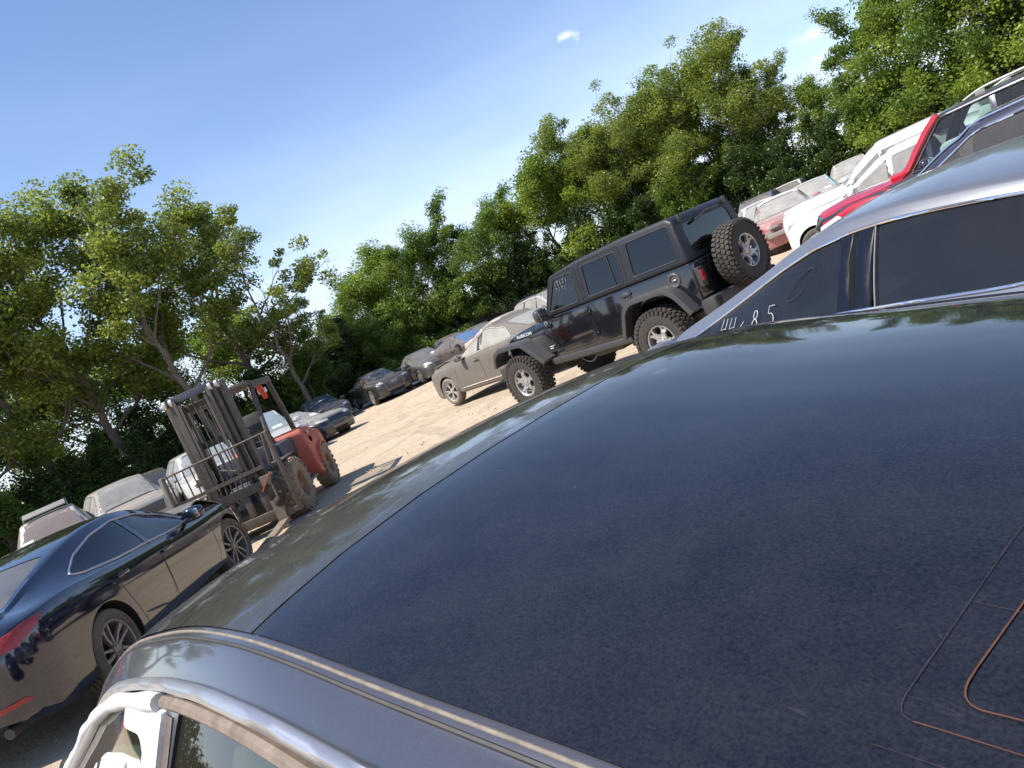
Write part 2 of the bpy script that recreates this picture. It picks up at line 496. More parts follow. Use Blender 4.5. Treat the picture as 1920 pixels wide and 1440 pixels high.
def loft(S, xs, ringf, name, mats, mi=0):
    mb = MB(); rings = []
    for x in xs:
        P = ringf(S, x)
        full = [(x, y, z) for y, z in P] + [(x, -y, z) for y, z in P[-2:0:-1]]
        rings.append(full)
    n = len(rings[0]); vs = [v for r in rings for v in r]; fs = []
    for i in range(len(xs) - 1):
        for k in range(n):
            fs.append((i * n + k, i * n + (k + 1) % n, (i + 1) * n + (k + 1) % n, (i + 1) * n + k))
    fs.append(tuple(range(n))); fs.append(tuple((len(xs) - 1) * n + k for k in range(n))[::-1])
    mb.add(vs, fs, mi)
    return mb

def ring_cavity(S, x):
    P = ring(S, x); zf = S.get('zfloor', S['beltz'] - 0.15)
    yb, zb = P[9]; ye, ze = P[15]; zc = P[-1][1]
    top = max(zc - 0.05, zf + 0.05); e = max(min(ze - 0.05, top - 0.005), zf + 0.04)
    yb -= 0.09; yr = ye - 0.05
    zbb = min(max(zb, zf + 0.02), e - 0.01)
    out = [(0, zf), (yb * .6, zf), (yb, zf), (yb, zbb), (yb + (yr - yb) * .5, zbb + (e - zbb) * .5), (yr + .01, e - 0.01), (yr * .8, e + (top - e) * .5), (yr * .4, e + (top - e) * .9), (0, top)]
    return out

class Frame:
    """a 2D drawing frame (a, b) projected on to a body along D"""
    def __init__(s, bvh, O, A, B, D):
        s.bvh = bvh; s.O = Vector(O); s.A = Vector(A); s.B = Vector(B); s.D = Vector(D).normalized()
    def raw(s, a, b, d=0.0): return s.O + s.A * a + s.B * b + s.D * d
    def pt(s, a, b, off=0.0):
        o = s.raw(a, b)
        h, nrm, i, dist = s.bvh.ray_cast(o, s.D)
        if h is None:
            h, nrm, i, dist = s.bvh.find_nearest(o + s.D * 1.0)
        return h - s.D * off
    def rawpt(s, a, b, off=0.0):
        return s.pt(a, b, off)

def mono(poly, a):
    hits = []
    for i in range(len(poly)):
        (a0, b0), (a1, b1) = poly[i], poly[(i + 1) % len(poly)]
        if a0 == a1: continue
        if min(a0, a1) - 1e-9 <= a <= max(a0, a1) + 1e-9:
            t = (a - a0) / (a1 - a0); hits.append(b0 + (b1 - b0) * t)
    return (min(hits), max(hits)) if hits else None

def rounded(poly, r=0.05, seg=4):
    out = []; n = len(poly)
    for i in range(n):
        p0, p1, p2 = [Vector(poly[k % n]) for k in (i - 1, i, i + 1)]
        d0 = (p0 - p1); d1 = (p2 - p1); q = min(r, d0.length * .45, d1.length * .45)
        a = p1 + d0.normalized() * q; b = p1 + d1.normalized() * q
        for k in range(seg + 1):
            t = k / seg
            out.append(tuple(a * (1 - t) ** 2 + p1 * 2 * t * (1 - t) + b * t * t))
    return out

def patch(F, poly, off=0.004, n=22, m=6, mb=None, mi=0, skirt=0.0):
    """a skin that follows the body inside a polygon (monotone in a)"""
    mb = mb or MB()
    a0 = min(p[0] for p in poly); a1 = max(p[0] for p in poly)
    e = (a1 - a0) * 1e-4
    cols = []
    for i in range(n + 1):
        a = a0 + e + (a1 - a0 - 2 * e) * (0.5 - 0.5 * math.cos(math.pi * i / n) if n > 12 else i / n)
        b0, b1 = mono(poly, a)
        cols.append([F.pt(a, b0 + (b1 - b0) * j / m, off) for j in range(m + 1)])
    vs = [v for c in cols for v in c]; M = m + 1
    fs = [(i * M + j, (i + 1) * M + j, (i + 1) * M + j + 1, i * M + j + 1) for i in range(n) for j in range(m)]
    if skirt:
        base = len(vs); vs2 = [v + F.D * skirt for v in vs]
        edge = [i * M for i in range(n + 1)] + [n * M + j for j in range(1, M)] + [i * M + m for i in range(n - 1, -1, -1)] + [j for j in range(m - 1, 0, -1)]
        k = {}
        for e_ in edge: k[e_] = len(vs); vs.append(vs2[e_])
        for q in range(len(edge)):
            a_, b_ = edge[q], edge[(q + 1) % len(edge)]
            fs.append((a_, b_, k[b_], k[a_]))
    mb.add(vs, fs, mi); return mb

def line_pts(F, pts, off=0.003, step=0.06, closed=False):
    P = list(pts) + ([pts[0]] if closed else [])
    out = []
    for i in range(len(P) - 1):
        (a0, b0), (a1, b1) = P[i], P[i + 1]
        L = math.hypot(a1 - a0, b1 - b0); k = max(1, int(L / step))
        for q in range(k): out.append(F.pt(a0 + (a1 - a0) * q / k, b0 + (b1 - b0) * q / k, off))
    if not closed: out.append(F.pt(*P[-1], off))
    return out

def wheel_meshes(Rt=0.33, w=0.22, Rr=0.235, style='ten', chunky=False, tyre=None, rim=None, dusty_face=False):
    """local: axle along y, outside face at +y; returns hub, tyre, rim meshes"""
    tyre = tyre or TYRE(); rim = rim or RIM()
    h = w / 2
    t = MB()
    prof = [(Rr, -h * .82), (Rr + .012, -h * .95), (Rr + (Rt - Rr) * .45, -h * 1.02), (Rt - .03, -h * .93), (Rt - .008, -h * .80), (Rt, -h * .6), (Rt, h * .6), (Rt - .008, h * .80), (Rt - .03, h * .93),
            (Rr + (Rt - Rr) * .45, h * 1.02), (Rr + .012, h * .95), (Rr, h * .82)]
    t.lathe(prof, 44, mi=0)
    if chunky:
        nb = 38 if chunky == 'mud' else 22
        for k in range(nb):
            for row, yy in enumerate((-.66, -.22, .22, .66)):
                a = 2 * math.pi * (k + (row % 2) * .5) / nb
                rr = Rt + .006
                rot = Matrix.Rotation(-a, 3, 'Y')
                if chunky == 'mud': size = (0.026, h * .38, 2 * math.pi * Rt / nb * .70)
                else: size = (0.030, h * .44, 2 * math.pi * Rt / nb * .60)
                c = rot @ Vector((rr, yy * h * 1.06, 0))
                sk = Matrix.Rotation(R(16 if row % 2 else -16), 3, 'X')
                t.box(c, size, rot @ sk, 0, 0.004)
            for sgn in (-1, 1):
                a = 2 * math.pi * (k + .25) / nb; rot = Matrix.Rotation(-a, 3, 'Y')
                t.box(rot @ Vector((Rt - .028, sgn * h * .96, 0)), (0.05, .03, 2 * math.pi * Rt / nb * .5), rot, 0, 0.004)
    else:
        for yy in (-.35, 0, .35):
            t.lathe([(Rt + .0015, h * yy - .006), (Rt + .0015, h * yy + .006)], 44, mi=1)
    tm = t.mesh('tyre', [tyre, VOID()], 30)
    r = MB()
    r.lathe([(Rr - .018, -h * .8), (Rr + .006, -h * .82), (Rr + .006, h * .84), (Rr - .008, h * .86), (Rr - .018, h * .80), (Rr - .022, h * .3), (Rr - .03, -h * .5)], 44, mi=0)
    yo = h * .70
    hub = 0.055
    def spoke(a, w0, w1, r0=hub, r1=None, y0=None, y1=None, th=.028, da=0.0):
        r1 = r1 or Rr - .012; y0 = yo - .012 if y0 is None else y0; y1 = yo + .006 if y1 is None else y1
        ca, sa = math.cos(a), math.sin(a)
        cb, sb = math.cos(a + da), math.sin(a + da)
        vs = []
        for (rr, ww, yy, cc, ss) in ((r0, w0, y0, ca, sa), ((r0 + r1) / 2, (w0 + w1) * .42, (y0 + y1) / 2 - .004, (ca + cb) / 2, (sa + sb) / 2), (r1, w1, y1, cb, sb)):
            for (side, yoff) in ((-1, 0), (1, 0), (1.15, -th), (-1.15, -th)):
                vs.append((rr * cc - side * ww / 2 * ss, yy + yoff, rr * ss + side * ww / 2 * cc))
        fs = []
        for i in (0, 4):
            for k in range(4): fs.append((i + k, i + (k + 1) % 4, i + 4 + (k + 1) % 4, i + 4 + k))
        fs += [(0, 1, 2, 3), (8, 9, 10, 11)]
        r.add(vs, fs, 0)
    if style == 'ten':
        for k in range(10): spoke(2 * math.pi * k / 10, .034, .026)
    elif style == 'five':
        for k in range(5): spoke(2 * math.pi * k / 5 + .3, .075, .055)
    elif style == 'double5':
        for k in range(5):
            a = 2 * math.pi * k / 5 + .2
            spoke(a - .03, .035, .03, da=-.17); spoke(a + .03, .035, .03, da=.17)
    elif style == 'swirl':
        for k in range(10): spoke(2 * math.pi * k / 10, .026, .038 if k % 2 else .022, da=.22 if k % 2 else -.02)
    elif style == 'rugged':
        for k in range(5):
            a = 2 * math.pi * k / 5 + .15
            spoke(a, .095, .060, r1=Rr * .62)
            spoke(a, .05, .040, r0=Rr * .52, da=-.24); spoke(a, .05, .040, r0=Rr * .52, da=.24)
            spoke(a + math.pi / 5, .05, .03, r0=.04, r1=Rr * .45, th=.02)
    elif style == 'solid':
        r.lathe([(0.0, yo - .06), (Rr * .5, yo - .06), (Rr * .62, yo - .10), (Rr * .8, yo - .10), (Rr * .86, yo - .02), (Rr - .01, yo + .0)], 32)
    r.lathe([(0.0, yo + .008), (.022, yo + .008), (.032, yo + .002), (.062, yo - .004), (.066, yo - .05)], 20)
    for k in range(5):
        a = 2 * math.pi * k / 5 + .6
        r.lathe([(0, yo + .004), (.009, yo + .002), (.010, yo - .02)], 6, c=(math.cos(a) * .046, 0, math.sin(a) * .046), mi=1)
    rm = r.mesh('rim', [rim, BLACK()], 30)
    d = MB()
    d.lathe([(0, h * .1), (Rr * .62, h * .1), (Rr * .62, h * .0), (Rr * .95, -h * .3), (Rr * .95, -h * .5), (0, -h * .5)], 28)
    dm = d.mesh('brake', [plain('brake_disc', (.05, .047, .043), .6, .4)], 30)
    return dm, tm, rm

def add_wheels(root, spots, meshes, steer=0.0, name='wheel'):
    dm, tm, rm = meshes
    for i, (x, y, z) in enumerate(spots):
        w = link(name, dm, root); w.location = (x, y, z)
        a = 0.0 if y > 0 else math.pi
        w.rotation_euler = (0, 0, a + (steer if x > 1 else 0))
        t = link('tyre', tm, w); rr = link('rim', rm, w)
        spin = random.Random(i * 7 + int(x * 100)).uniform(0, 6)
        t.rotation_euler = (0, spin, 0); rr.rotation_euler = (0, spin, 0)

def seat_mesh(mat, w=.50, back=.62, head=True):
    mb = MB()
    mb.box((0, 0, .10), (.52, w, .16), mi=0, ch=.06)
    rot = Matrix.Rotation(R(-18), 3, 'Y')
    mb.box((-.30, 0, .14 + back / 2), (.13, w * .95, back), rot, 0, ch=.055)
    if head:
        mb.box((-.42, 0, .16 + back + .12), (.10, .26, .17), rot, 0, ch=.045)
        for s in (-1, 1): mb.tube([(-.38, s * .06, back + .05), (-.41, s * .06, back + .22)], .008, 6)
    return mb.mesh('seat', mat, 50)

class Car:
    def __init__(s, name, label, cat, loc, yaw, S, paintmat, glass=None, group=None, hollow=False, wheel=None, windows=True,
                 seams=True, chrome=False, mirrors=True, steer=0.0, wheel_in=0.02, tyre_w=.215, scale=1.0, screen=None, interior=(.05, .05, .05), dlo=None,
                 doors=4, handles=True, screenpad=.05, arch=None, seatmat=None, trimw=.007, xs_n=1.0, extra_cut=None, wheels_on=True, back=True, handlemat=None, dlo2=True):
        s.root = thing(name, label, cat, loc, yaw, group, scale)
        s.S = S; s.hollow = hollow; s.paint = paintmat
        n, t = S['n'], S['t']
        xs = [t, t + .02, t + .05, t + .1, t + .17, t + .26, t + .36]
        a, b = t + .36, n - .36
        k = int(44 * xs_n)
        xs += [a + (b - a) * i / k for i in range(1, k)]
        xs += [n - .36, n - .26, n - .17, n - .1, n - .05, n - .02, n]
        mb = loft(S, xs, ring, 'body', None)
        body = mb.build('body', [paintmat, VOID()], s.root, 32)
        bm = bmesh.new(); bm.from_mesh(body.data); s.bvh = BVHTree.FromBMesh(bm); bm.free()
        s.body = body
        W3 = 3.0
        s.L = Frame(s.bvh, (0, W3, 0), (1, 0, 0), (0, 0, 1), (0, -1, 0))
        s.Rr = Frame(s.bvh, (0, -W3, 0), (1, 0, 0), (0, 0, 1), (0, 1, 0))
        s.F = Frame(s.bvh, (n + 2, 0, 0), (0, 1, 0), (0, 0, 1), (-1, 0, 0))
        s.B = Frame(s.bvh, (t - 2, 0, 0), (0, 1, 0), (0, 0, 1), (1, 0, 0))
        s.T = Frame(s.bvh, (0, 0, 4), (1, 0, 0), (0, 1, 0), (0, 0, -1))
        zt, zc = S['top'](S['wtop']), S['top'](S['cowl'])
        dx, dz = S['cowl'] - S['wtop'], zt - zc; LL = math.hypot(dx, dz); s.scrL = LL
        Bv = Vector((-dx / LL, 0, dz / LL)); Nv = Vector((dz / LL, 0, dx / LL))
        s.scr = Frame(s.bvh, Vector((S['cowl'], 0, zc)) + Nv * 1.0, (0, 1, 0), Bv, -Nv)
        zt, zc = S['top'](S['rtop']), S['top'](S['rbase'])
        dx, dz = S['rtop'] - S['rbase'], zt - zc; LL = math.hypot(dx, dz); s.bckL = LL
        Bv = Vector((dx / LL, 0, dz / LL)); Nv = Vector((-dz / LL, 0, dx / LL))
        s.bck = Frame(s.bvh, Vector((S['rbase'], 0, zc)) + Nv * 1.0, (0, 1, 0), Bv, -Nv)
        Rt = (wheel or {}).get('Rt', .33)
        arch = arch or Rt + .045
        cutters = []
        if wheels_on:
            for x in (0, S['wb']):
                c = MB(); c.lathe([(0, -1.2), (arch, -1.2), (arch, 1.2), (0, 1.2)], 40, c=(x, 0, Rt + .005), mi=1)
                cutters.append(c.build('cutter', [paintmat, VOID()], s.root, fix=True))
        gl = glass or glass_dark()
        zr = S['beltz']
        # outline of the side windows
        if dlo is None:
            xa = S['cowl'] - .10; zt_ = lambda x: ring(S, x)[13][1] - 0.015
            zlow = lambda x: max(S['belt'](x), ring(S, x)[9][1]) + .035
            lo = [(x, zlow(x)) for x in np.linspace(xa, S['rtop'] - (.32 if S['kind'] == 'sedan' else -.02), 9)]
            hi = [(x, zt_(x)) for x in np.linspace(S['rtop'] - (.02 if S['kind'] == 'sedan' else -.10), S['wtop'] - .02, 9)]
            dlo = lo + hi
        s.dlo = dlo
        a0 = min(p[0] for p in dlo); a1 = max(p[0] for p in dlo)
        wpos = S.get('pillars')
        if wpos is None:
            bp = S['wb'] * .44 + .0
            wpos = [bp] if doors == 4 else []
            if S['kind'] != 'sedan': wpos = [0.28, bp]
        s.wpos = wpos
        edges = [a0 - .01] + wpos + [a1 + .01]
        pw = .035
        s.panes = []
        for i in range(len(edges) - 1):
            e0 = edges[i] + (pw if i else 0); e1 = edges[i + 1] - (pw if i < len(edges) - 2 else 0)
            poly = clip_poly(dlo, e0, e1)
            if len(poly) > 2: s.panes.append(poly)
        sw = S['yr'](S['wtop']) * .93; cw = min(S['yr'](S['cowl']) * 1.08, S['wp'](S['cowl']) * .86)
        s.scrpoly = rounded([(-cw + screenpad * .3, .05), (-sw + screenpad, s.scrL - .03), (sw - screenpad, s.scrL - .03), (cw - screenpad * .3, .05)], .06)
        bw0 = min(S['yr'](S['rbase']) * .98, S['wp'](S['rbase']) * .80); bw1 = S['yr'](S['rtop']) * .92
        s.bckpoly = rounded([(-bw0 + .03, .05), (-bw1 + .04, s.bckL - .03), (bw1 - .04, s.bckL - .03), (bw0 - .03, .05)], .06)
        if hollow:
            x0 = S['rbase'] + (.05 if S['kind'] == 'sedan' else .12); x1 = S['cowl'] + .05
            cav = loft(S, np.linspace(x0, x1, 26), ring_cavity, 'c', None, mi=1)
            cutters.append(cav.build('cutter', [paintmat, plain('cabin_lining', interior, .85)], s.root))
            body.data.materials[1] = VOID(); body.data.materials.append(plain('cabin_lining', interior, .85))
            if windows:
                for pl in s.panes:
                    for sg in (1, -1):
                        c = MB(); Pp = rounded(pl, .04, 3)
                        c.prism(Pp, lambda a, b: (a, sg * .15, b), lambda a, b: (a, sg * 1.3, b), 1)
                        cutters.append(c.build('cutter', [paintmat, BLACK()], s.root))
            for fr, pl in ((s.scr, s.scrpoly), (s.bck, s.bckpoly)):
                if fr is s.bck and not back: continue
                c = MB(); c.prism(pl, lambda a, b: fr.raw(a, b, .80), lambda a, b: fr.raw(a, b, 1.16), 1)
                cutters.append(c.build('cutter', [paintmat, BLACK()], s.root))
        if extra_cut: cutters += extra_cut(s)
        boolean(body, cutters)
        shade(body.data, 32)
        off = -.006 if hollow else .003
        if windows:
            if not hollow:
                for fr, nm in ((s.L, 'window_surround'), (s.Rr, 'window_surround')):
                    patch(fr, dlo, .0015, 28, 6).build(nm, TRIM(), s.root, 40)
            for fr in (s.L, s.Rr):
                for pl in s.panes:
                    P2 = rounded(shrink(pl, -.012 if hollow else .016), .05, 4)
                    patch(fr, P2, off if hollow else .0045, 20, 8).build('side_window', gl, s.root, 60)
            if chrome:
                for fr in (s.L, s.Rr):
                    mbt = MB(); P2 = line_pts(fr, rounded(dlo, .06), .003, .08, True)
                    mbt.tube(P2, trimw, 6, closed=True); mbt.build('window_trim', chrome if not isinstance(chrome, bool) else CHROME(), s.root, 60)
        sm = screen or gl
        if not hollow: patch(s.scr, shrink(s.scrpoly, -.02), .002, 20, 8).build('windscreen_seal', TRIM(), s.root, 60)
        patch(s.scr, s.scrpoly, off if hollow else .005, 24, 8).build('windscreen', sm, s.root, 60)
        if back:
            patch(s.bck, s.bckpoly, off if hollow else .004, 24, 8).build('rear_window', sm, s.root, 60)
        if seams:
            mbs = MB()
            zb_ = lambda x: ring(S, x)[9][1] + .02
            zl = S['sill'](S['wb'] / 2) + .1
            bp = wpos[-1] if wpos else S['wb'] * .42
            for fr in (s.L, s.Rr):
                doorsx = [(bp, S['cowl'] + .02)] + ([(.30, bp)] if doors == 4 else [])
                for d0, d1 in doorsx:
                    rearcut = (d0 < .5)
                    pts = [(d1, zb_(d1)), (d1 - .02, zl + .12), (d1 - .08, zl), (d0 + (.22 if rearcut else .02), zl), (d0 + (.06 if rearcut else 0), (zl + .42) if rearcut else zl + .05), (d0, zb_(d0))]
                    mbs = MB(); mbs.tube(line_pts(fr, pts, .0, .08), .0035, 4); mbs.build('panel_gap', TRIM(), s.root, 60)
            hw = S['wp'](S['cowl']) * .8
            pts = [(S['cowl'] + .1, -hw), ((S['cowl'] + n) / 2, -S['wp']((S['cowl'] + n) / 2) * .82), (n - .17, -S['wp'](n - .2) * .66), (n - .12, 0)]
            pts = pts + [(a, -b) for a, b in pts[-2::-1]]
            mbs = MB(); mbs.tube(line_pts(s.T, pts, 0, .1), .004, 4); mbs.build('panel_gap', TRIM(), s.root, 60)
            if S['kind'] == 'sedan':
                q = S['wp'](t + .3) * .74
                pts = [(S['rbase'] - .05, -q * .95), (t + .18, -q), (t + .08, -q * .9)]
                for pq in (pts, [(a, -b) for a, b in pts]):
                    mbs = MB(); mbs.tube(line_pts(s.T, pq, 0, .1), .004, 4); mbs.build('panel_gap', TRIM(), s.root, 60)
        if handles:
            bp = wpos[-1] if wpos else S['wb'] * .42
            hm = handlemat or paintmat
            for fr, sg in ((s.L, 1), (s.Rr, -1)):
                for hx in ([bp + .12] + ([.42] if doors == 4 else [])):
                    p = fr.pt(hx, ring(S, hx)[9][1] - .11, .0)
                    h = MB(); h.box(p + Vector((0, sg * .018, 0)), (.19, .028, .032), mi=0, ch=.012)
                    h.ell(p + Vector((0, sg * .002, 0)), .06, .006, .035, mi=1)
                    h.build('door_handle', [hm, TRIM()], s.root)
        if mirrors:
            mx_ = S['cowl'] - .42
            for fr, sg in ((s.L, 1), (s.Rr, -1)):
                p = fr.pt(mx_ + .05, ring(S, mx_)[9][1] + .03, 0)
                h = MB(); h.ell(p + Vector((0, sg * .15, .05)), .075, .125, .078, mi=0, p=2.6)
                h.box(p + Vector((.0, sg * .03, .0)), (.07, .10, .035), mi=1, ch=.01)
                h.box(p + Vector((-.064, sg * .15, .05)), (.012, .18, .105), mi=2, ch=.004)
                h.build('wing_mirror', [paintmat, BLACK(), plain('mirror_glass', (.5, .5, .5), .05, 1.0)], s.root, 50)
        if wheels_on:
            wd = dict(Rt=.33, w=tyre_w); wd.update(wheel or {})
            ms = wheel_meshes(**wd)
            yw = S['W'] / 2 - wd['w'] / 2 - wheel_in
            add_wheels(s.root, [(S['wb'], yw, wd['Rt']), (S['wb'], -yw, wd['Rt']), (0, yw, wd['Rt']), (0, -yw, wd['Rt'])], ms, steer)
    def part(s, fr, poly, name, mat, off=.006, n=18, m=6, skirt=.0, r=0.0):
        P = rounded(poly, r) if r else poly
        return patch(fr, P, off, n, m, skirt=skirt).build(name, mat, s.root, 50)
    def line(s, fr, pts, name, mat, r=.006, off=.002, closed=False):
        mb = MB(); mb.tube(line_pts(fr, pts, off, .06, closed), r, 6, closed=closed); return mb.build(name, mat, s.root, 60)
    def cabin(s, mat, dash=(.03, .03, .03), z=.52, wheel=True, rear=True, front_x=None):
        S = s.S; fx = front_x if front_x is not None else S['cowl'] - 1.15
        z = S['H'] - 1.17
        sm_ = seat_mesh(mat)
        for yy in (.36, -.36):
            o = link('seat', sm_, s.root); o.location = (fx, yy, z)
        if rear:
            o = link('rear_seat', seat_mesh(mat, 1.15, .55, True), s.root); o.location = (fx - .95, 0, z)
        d = MB(); d.box((S['cowl'] - .22, 0, z + .36), (.42, S['W'] * .74, .14), None, 0, .05)
        d.build('dashboard', plain('dash', dash, .7), s.root, 50)
        if wheel:
            st = MB(); pts = [(math.cos(a) * .0, math.cos(a) * .18, math.sin(a) * .18) for a in np.linspace(0, 2 * math.pi, 25)[:-1]]
            rot = Matrix.Rotation(R(-25), 3, 'Y')
            st.tube([Vector((S['cowl'] - .58, .36, z + .38)) + rot @ Vector(p) for p in pts], .015, 6, closed=True)
            st.beam((S['cowl'] - .58, .36, z + .38), (S['cowl'] - .3, .36, z + .3), .05, .05)
            st.build('steering_wheel', BLACK(), s.root)

def clip_poly(poly, x0, x1):
    def clip(P, inside, inter):
        out = []
        for i in range(len(P)):
            a, b = P[i], P[(i + 1) % len(P)]
            if inside(a): out.append(a)
            if inside(a) != inside(b): out.append(inter(a, b))
        return out
    def at(x): return lambda a, b: (x, a[1] + (b[1] - a[1]) * (x - a[0]) / (b[0] - a[0]))
    P = clip(list(poly), lambda p: p[0] >= x0, at(x0))
    if not P: return P
    return clip(P, lambda p: p[0] <= x1, at(x1))

def shrink(poly, d):
    """move each vertex towards the centroid-ish inside by d (negative grows)"""
    n = len(poly); cx = sum(p[0] for p in poly) / n; cy = sum(p[1] for p in poly) / n
    hx = max(p[0] for p in poly) - min(p[0] for p in poly); hy = max(p[1] for p in poly) - min(p[1] for p in poly)
    fx = 1 - 2 * d / max(hx, .05); fy = 1 - 2 * d / max(hy, .05)
    mx = (max(p[0] for p in poly) + min(p[0] for p in poly)) / 2; my = (max(p[1] for p in poly) + min(p[1] for p in poly)) / 2
    return [(mx + (p[0] - mx) * fx, my + (p[1] - my) * fy) for p in poly]
# ------------------------------------------------------------------ ground
def build_ground():
    def axis(lo, hi, dlo, dhi):
        a = list(np.arange(dlo, dhi + .01, .5)); x = dlo; st = .5
        while x > lo: st *= 1.25; x -= st; a.insert(0, x)
        x = dhi; st = .5
        while x < hi: st *= 1.25; x += st; a.append(x)
        return np.array(a)
    X = axis(-900, 900, -30, 30); Y = axis(-300, 1500, -4, 60)
    gx, gy = np.meshgrid(X, Y, indexing='ij')
    rnd = np.random.RandomState(3)
    Z = np.array([[ground_z(x, y) for y in Y] for x in X])
    near = np.exp(-((gx / 45) ** 2 + ((gy - 20) / 60) ** 2))
    for _ in range(14):
        kx, ky = rnd.uniform(-1.3, 1.3, 2); ph = rnd.uniform(0, 6)
        Z += near * .008 * np.sin(kx * gx + ky * gy + ph)
    Z -= .012
    nx, ny = len(X), len(Y)
    vs = np.stack([gx.ravel(), gy.ravel(), Z.ravel()], 1)
    idx = np.arange(nx * ny).reshape(nx, ny)
    f = np.stack([idx[:-1, :-1], idx[1:, :-1], idx[1:, 1:], idx[:-1, 1:]], -1).reshape(-1, 4)
    mb = MB(); mb.v = vs.tolist(); mb.f = f.tolist(); mb.mi = [0] * len(f)
    t = NT('sandy_ground')
    p = t.obj()
    n1 = t.noise(.25, 5, .6); n2 = t.noise(3.0, 6, .65); n3 = t.noise(40, 4, .7); n4 = t.noise(1.2, 5, .6, dist=1.5)
    base = t.mix(t.ramp(n1, .3, .7), (.52, .405, .275), (.61, .49, .355))
    base = t.mix(t.ramp(n2, .45, .75, 0, .55), base, (.40, .31, .23))
    base = t.mix(t.ramp(n4, .52, .66, 0, .35), base, (.62, .53, .43))
    base = t.mix(t.ramp(n3, .60, .72, 0, .5), base, (.25, .19, .14))
    height = t.math('ADD', t.math('MULTIPLY', n2, .6), t.math('MULTIPLY', n3, .25))
    # tyre tracks pressed into the sand
    sep = t.n('ShaderNodeSeparateXYZ'); t.l(p, sep.inputs[0])
    wob = t.math('MULTIPLY', t.math('SUBTRACT', t.noise(.35, 2), .5), .9)
    tracks = None
    arcs = [(-16, 10, 15.2), (-16, 10, 16.9), (12, 26, 14.0), (12, 26, 15.7), (-30, 30, 29.3), (-30, 30, 31.0), (-2, 46, 22.0), (-2, 46, 23.7), (20, 8, 20.0), (20, 8, 21.7), (-12, 2, 19.2), (-12, 2, 20.9), (-60, -10, 66.5), (-60, -10, 68.2), (-4, 10, 9.0), (-4, 10, 7.4)]
    for cx, cy, r in arcs:
        dx = t.math('SUBTRACT', sep.outputs['X'], cx); dy = t.math('SUBTRACT', sep.outputs['Y'], cy)
        d = t.math('SQRT', t.math('ADD', t.math('MULTIPLY', dx, dx), t.math('MULTIPLY', dy, dy)))
        e = t.math('ABSOLUTE', t.math('SUBTRACT', t.math('ADD', d, wob), r))
        m = t.ramp(e, .13, .19, 1.0, 0.0)
        ang = t.math('ARCTAN2', dy, dx)
        tr = t.math('SINE', t.math('ADD', t.math('MULTIPLY', ang, r * 42.0), t.math('MULTIPLY', t.math('SUBTRACT', t.math('ADD', d, wob), r), 30.0)))
        v = t.math('MULTIPLY', m, t.math('MULTIPLY_ADD', t.math('MULTIPLY', tr, t.ramp(t.noise(5, 3), .42, .6)), .16, .5))
        tracks = v if tracks is None else t.math('MAXIMUM', tracks, v)
    tracks = t.math('MULTIPLY', tracks, t.ramp(t.noise(.8, 3), .4, .55))
    base = t.mix(t.math('MULTIPLY', tracks, .48), base, (.27, .205, .15))
    height = t.math('SUBTRACT', height, t.math('MULTIPLY', tracks, .32))
    # leaf litter and soil past the fence
    far = t.ramp(t.math('ADD', t.math('MULTIPLY', t.noise(.15, 4), 6), sep.outputs['Y']), 47.5, 50.5)
    base = t.mix(far, base, (.06, .055, .03))
    t_b = t.bump(height, 1.0, .09)
    m = t.done(t.pbr(base, .95, normal=t_b, spec=.1))
    o = mb.build('ground', m, None, 60, fix=False)
    tag(o, kind='structure')
build_ground()
def clods():
    rng = np.random.RandomState(12); mb = MB(); n = 0
    while n < 1000:
        y = rng.uniform(5, 40); x = rng.uniform(-9, 6)
        if rng.rand() > (14 / (y + 4)): continue
        s = rng.uniform(.008, .030) * (1.6 if rng.rand() < .06 else 1)
        vs = [(x + a * s * rng.uniform(.6, 1.2), y + b * s * rng.uniform(.6, 1.2), ground_z(x, y) + c * s * rng.uniform(.4, .8)) for a, b, c in ((1, 0, 0), (0, 1, 0), (-1, 0, 0), (0, -1, 0), (0, 0, 1), (0, 0, -1))]
        mb.add(vs, [(0, 1, 4), (1, 2, 4), (2, 3, 4), (3, 0, 4), (1, 0, 5), (2, 1, 5), (3, 2, 5), (0, 3, 5)]); n += 1
    o = mb.build('dirt_clods', plain('dirt_clod', (.40, .32, .23), .95, var=.4, scale=4), None, fix=False)
    tag(o, 'small clods and pebbles scattered over the sandy lot', 'pebbles', kind='stuff')
clods()

# ------------------------------------------------------------------ trees
def leaf_mat(name, a, b, trans=.45):
    t = NT(name)
    tc_ = t.n('ShaderNodeAttribute'); tc_.attribute_name = 'tone'
    c = t.mix(tc_.outputs['Fac'], a, b)
    c2 = t.mix(tc_.outputs['Fac'], tuple(x * 1.5 for x in a), tuple(min(1, x * 1.5) for x in b))
    p = t.pbr(c, .42, spec=.45)
    tr = t.n('ShaderNodeBsdfTranslucent'); t.l(c2, tr.inputs[0])
    m = t.n('ShaderNodeMixShader'); m.inputs[0].default_value = trans
    t.l(p.outputs[0], m.inputs[1]); t.l(tr.outputs[0], m.inputs[2])
    return t.done(m)
BARK = plain('bark', (.16, .13, .10), .9, var=.35, scale=14, bump=.8, bscale=30)

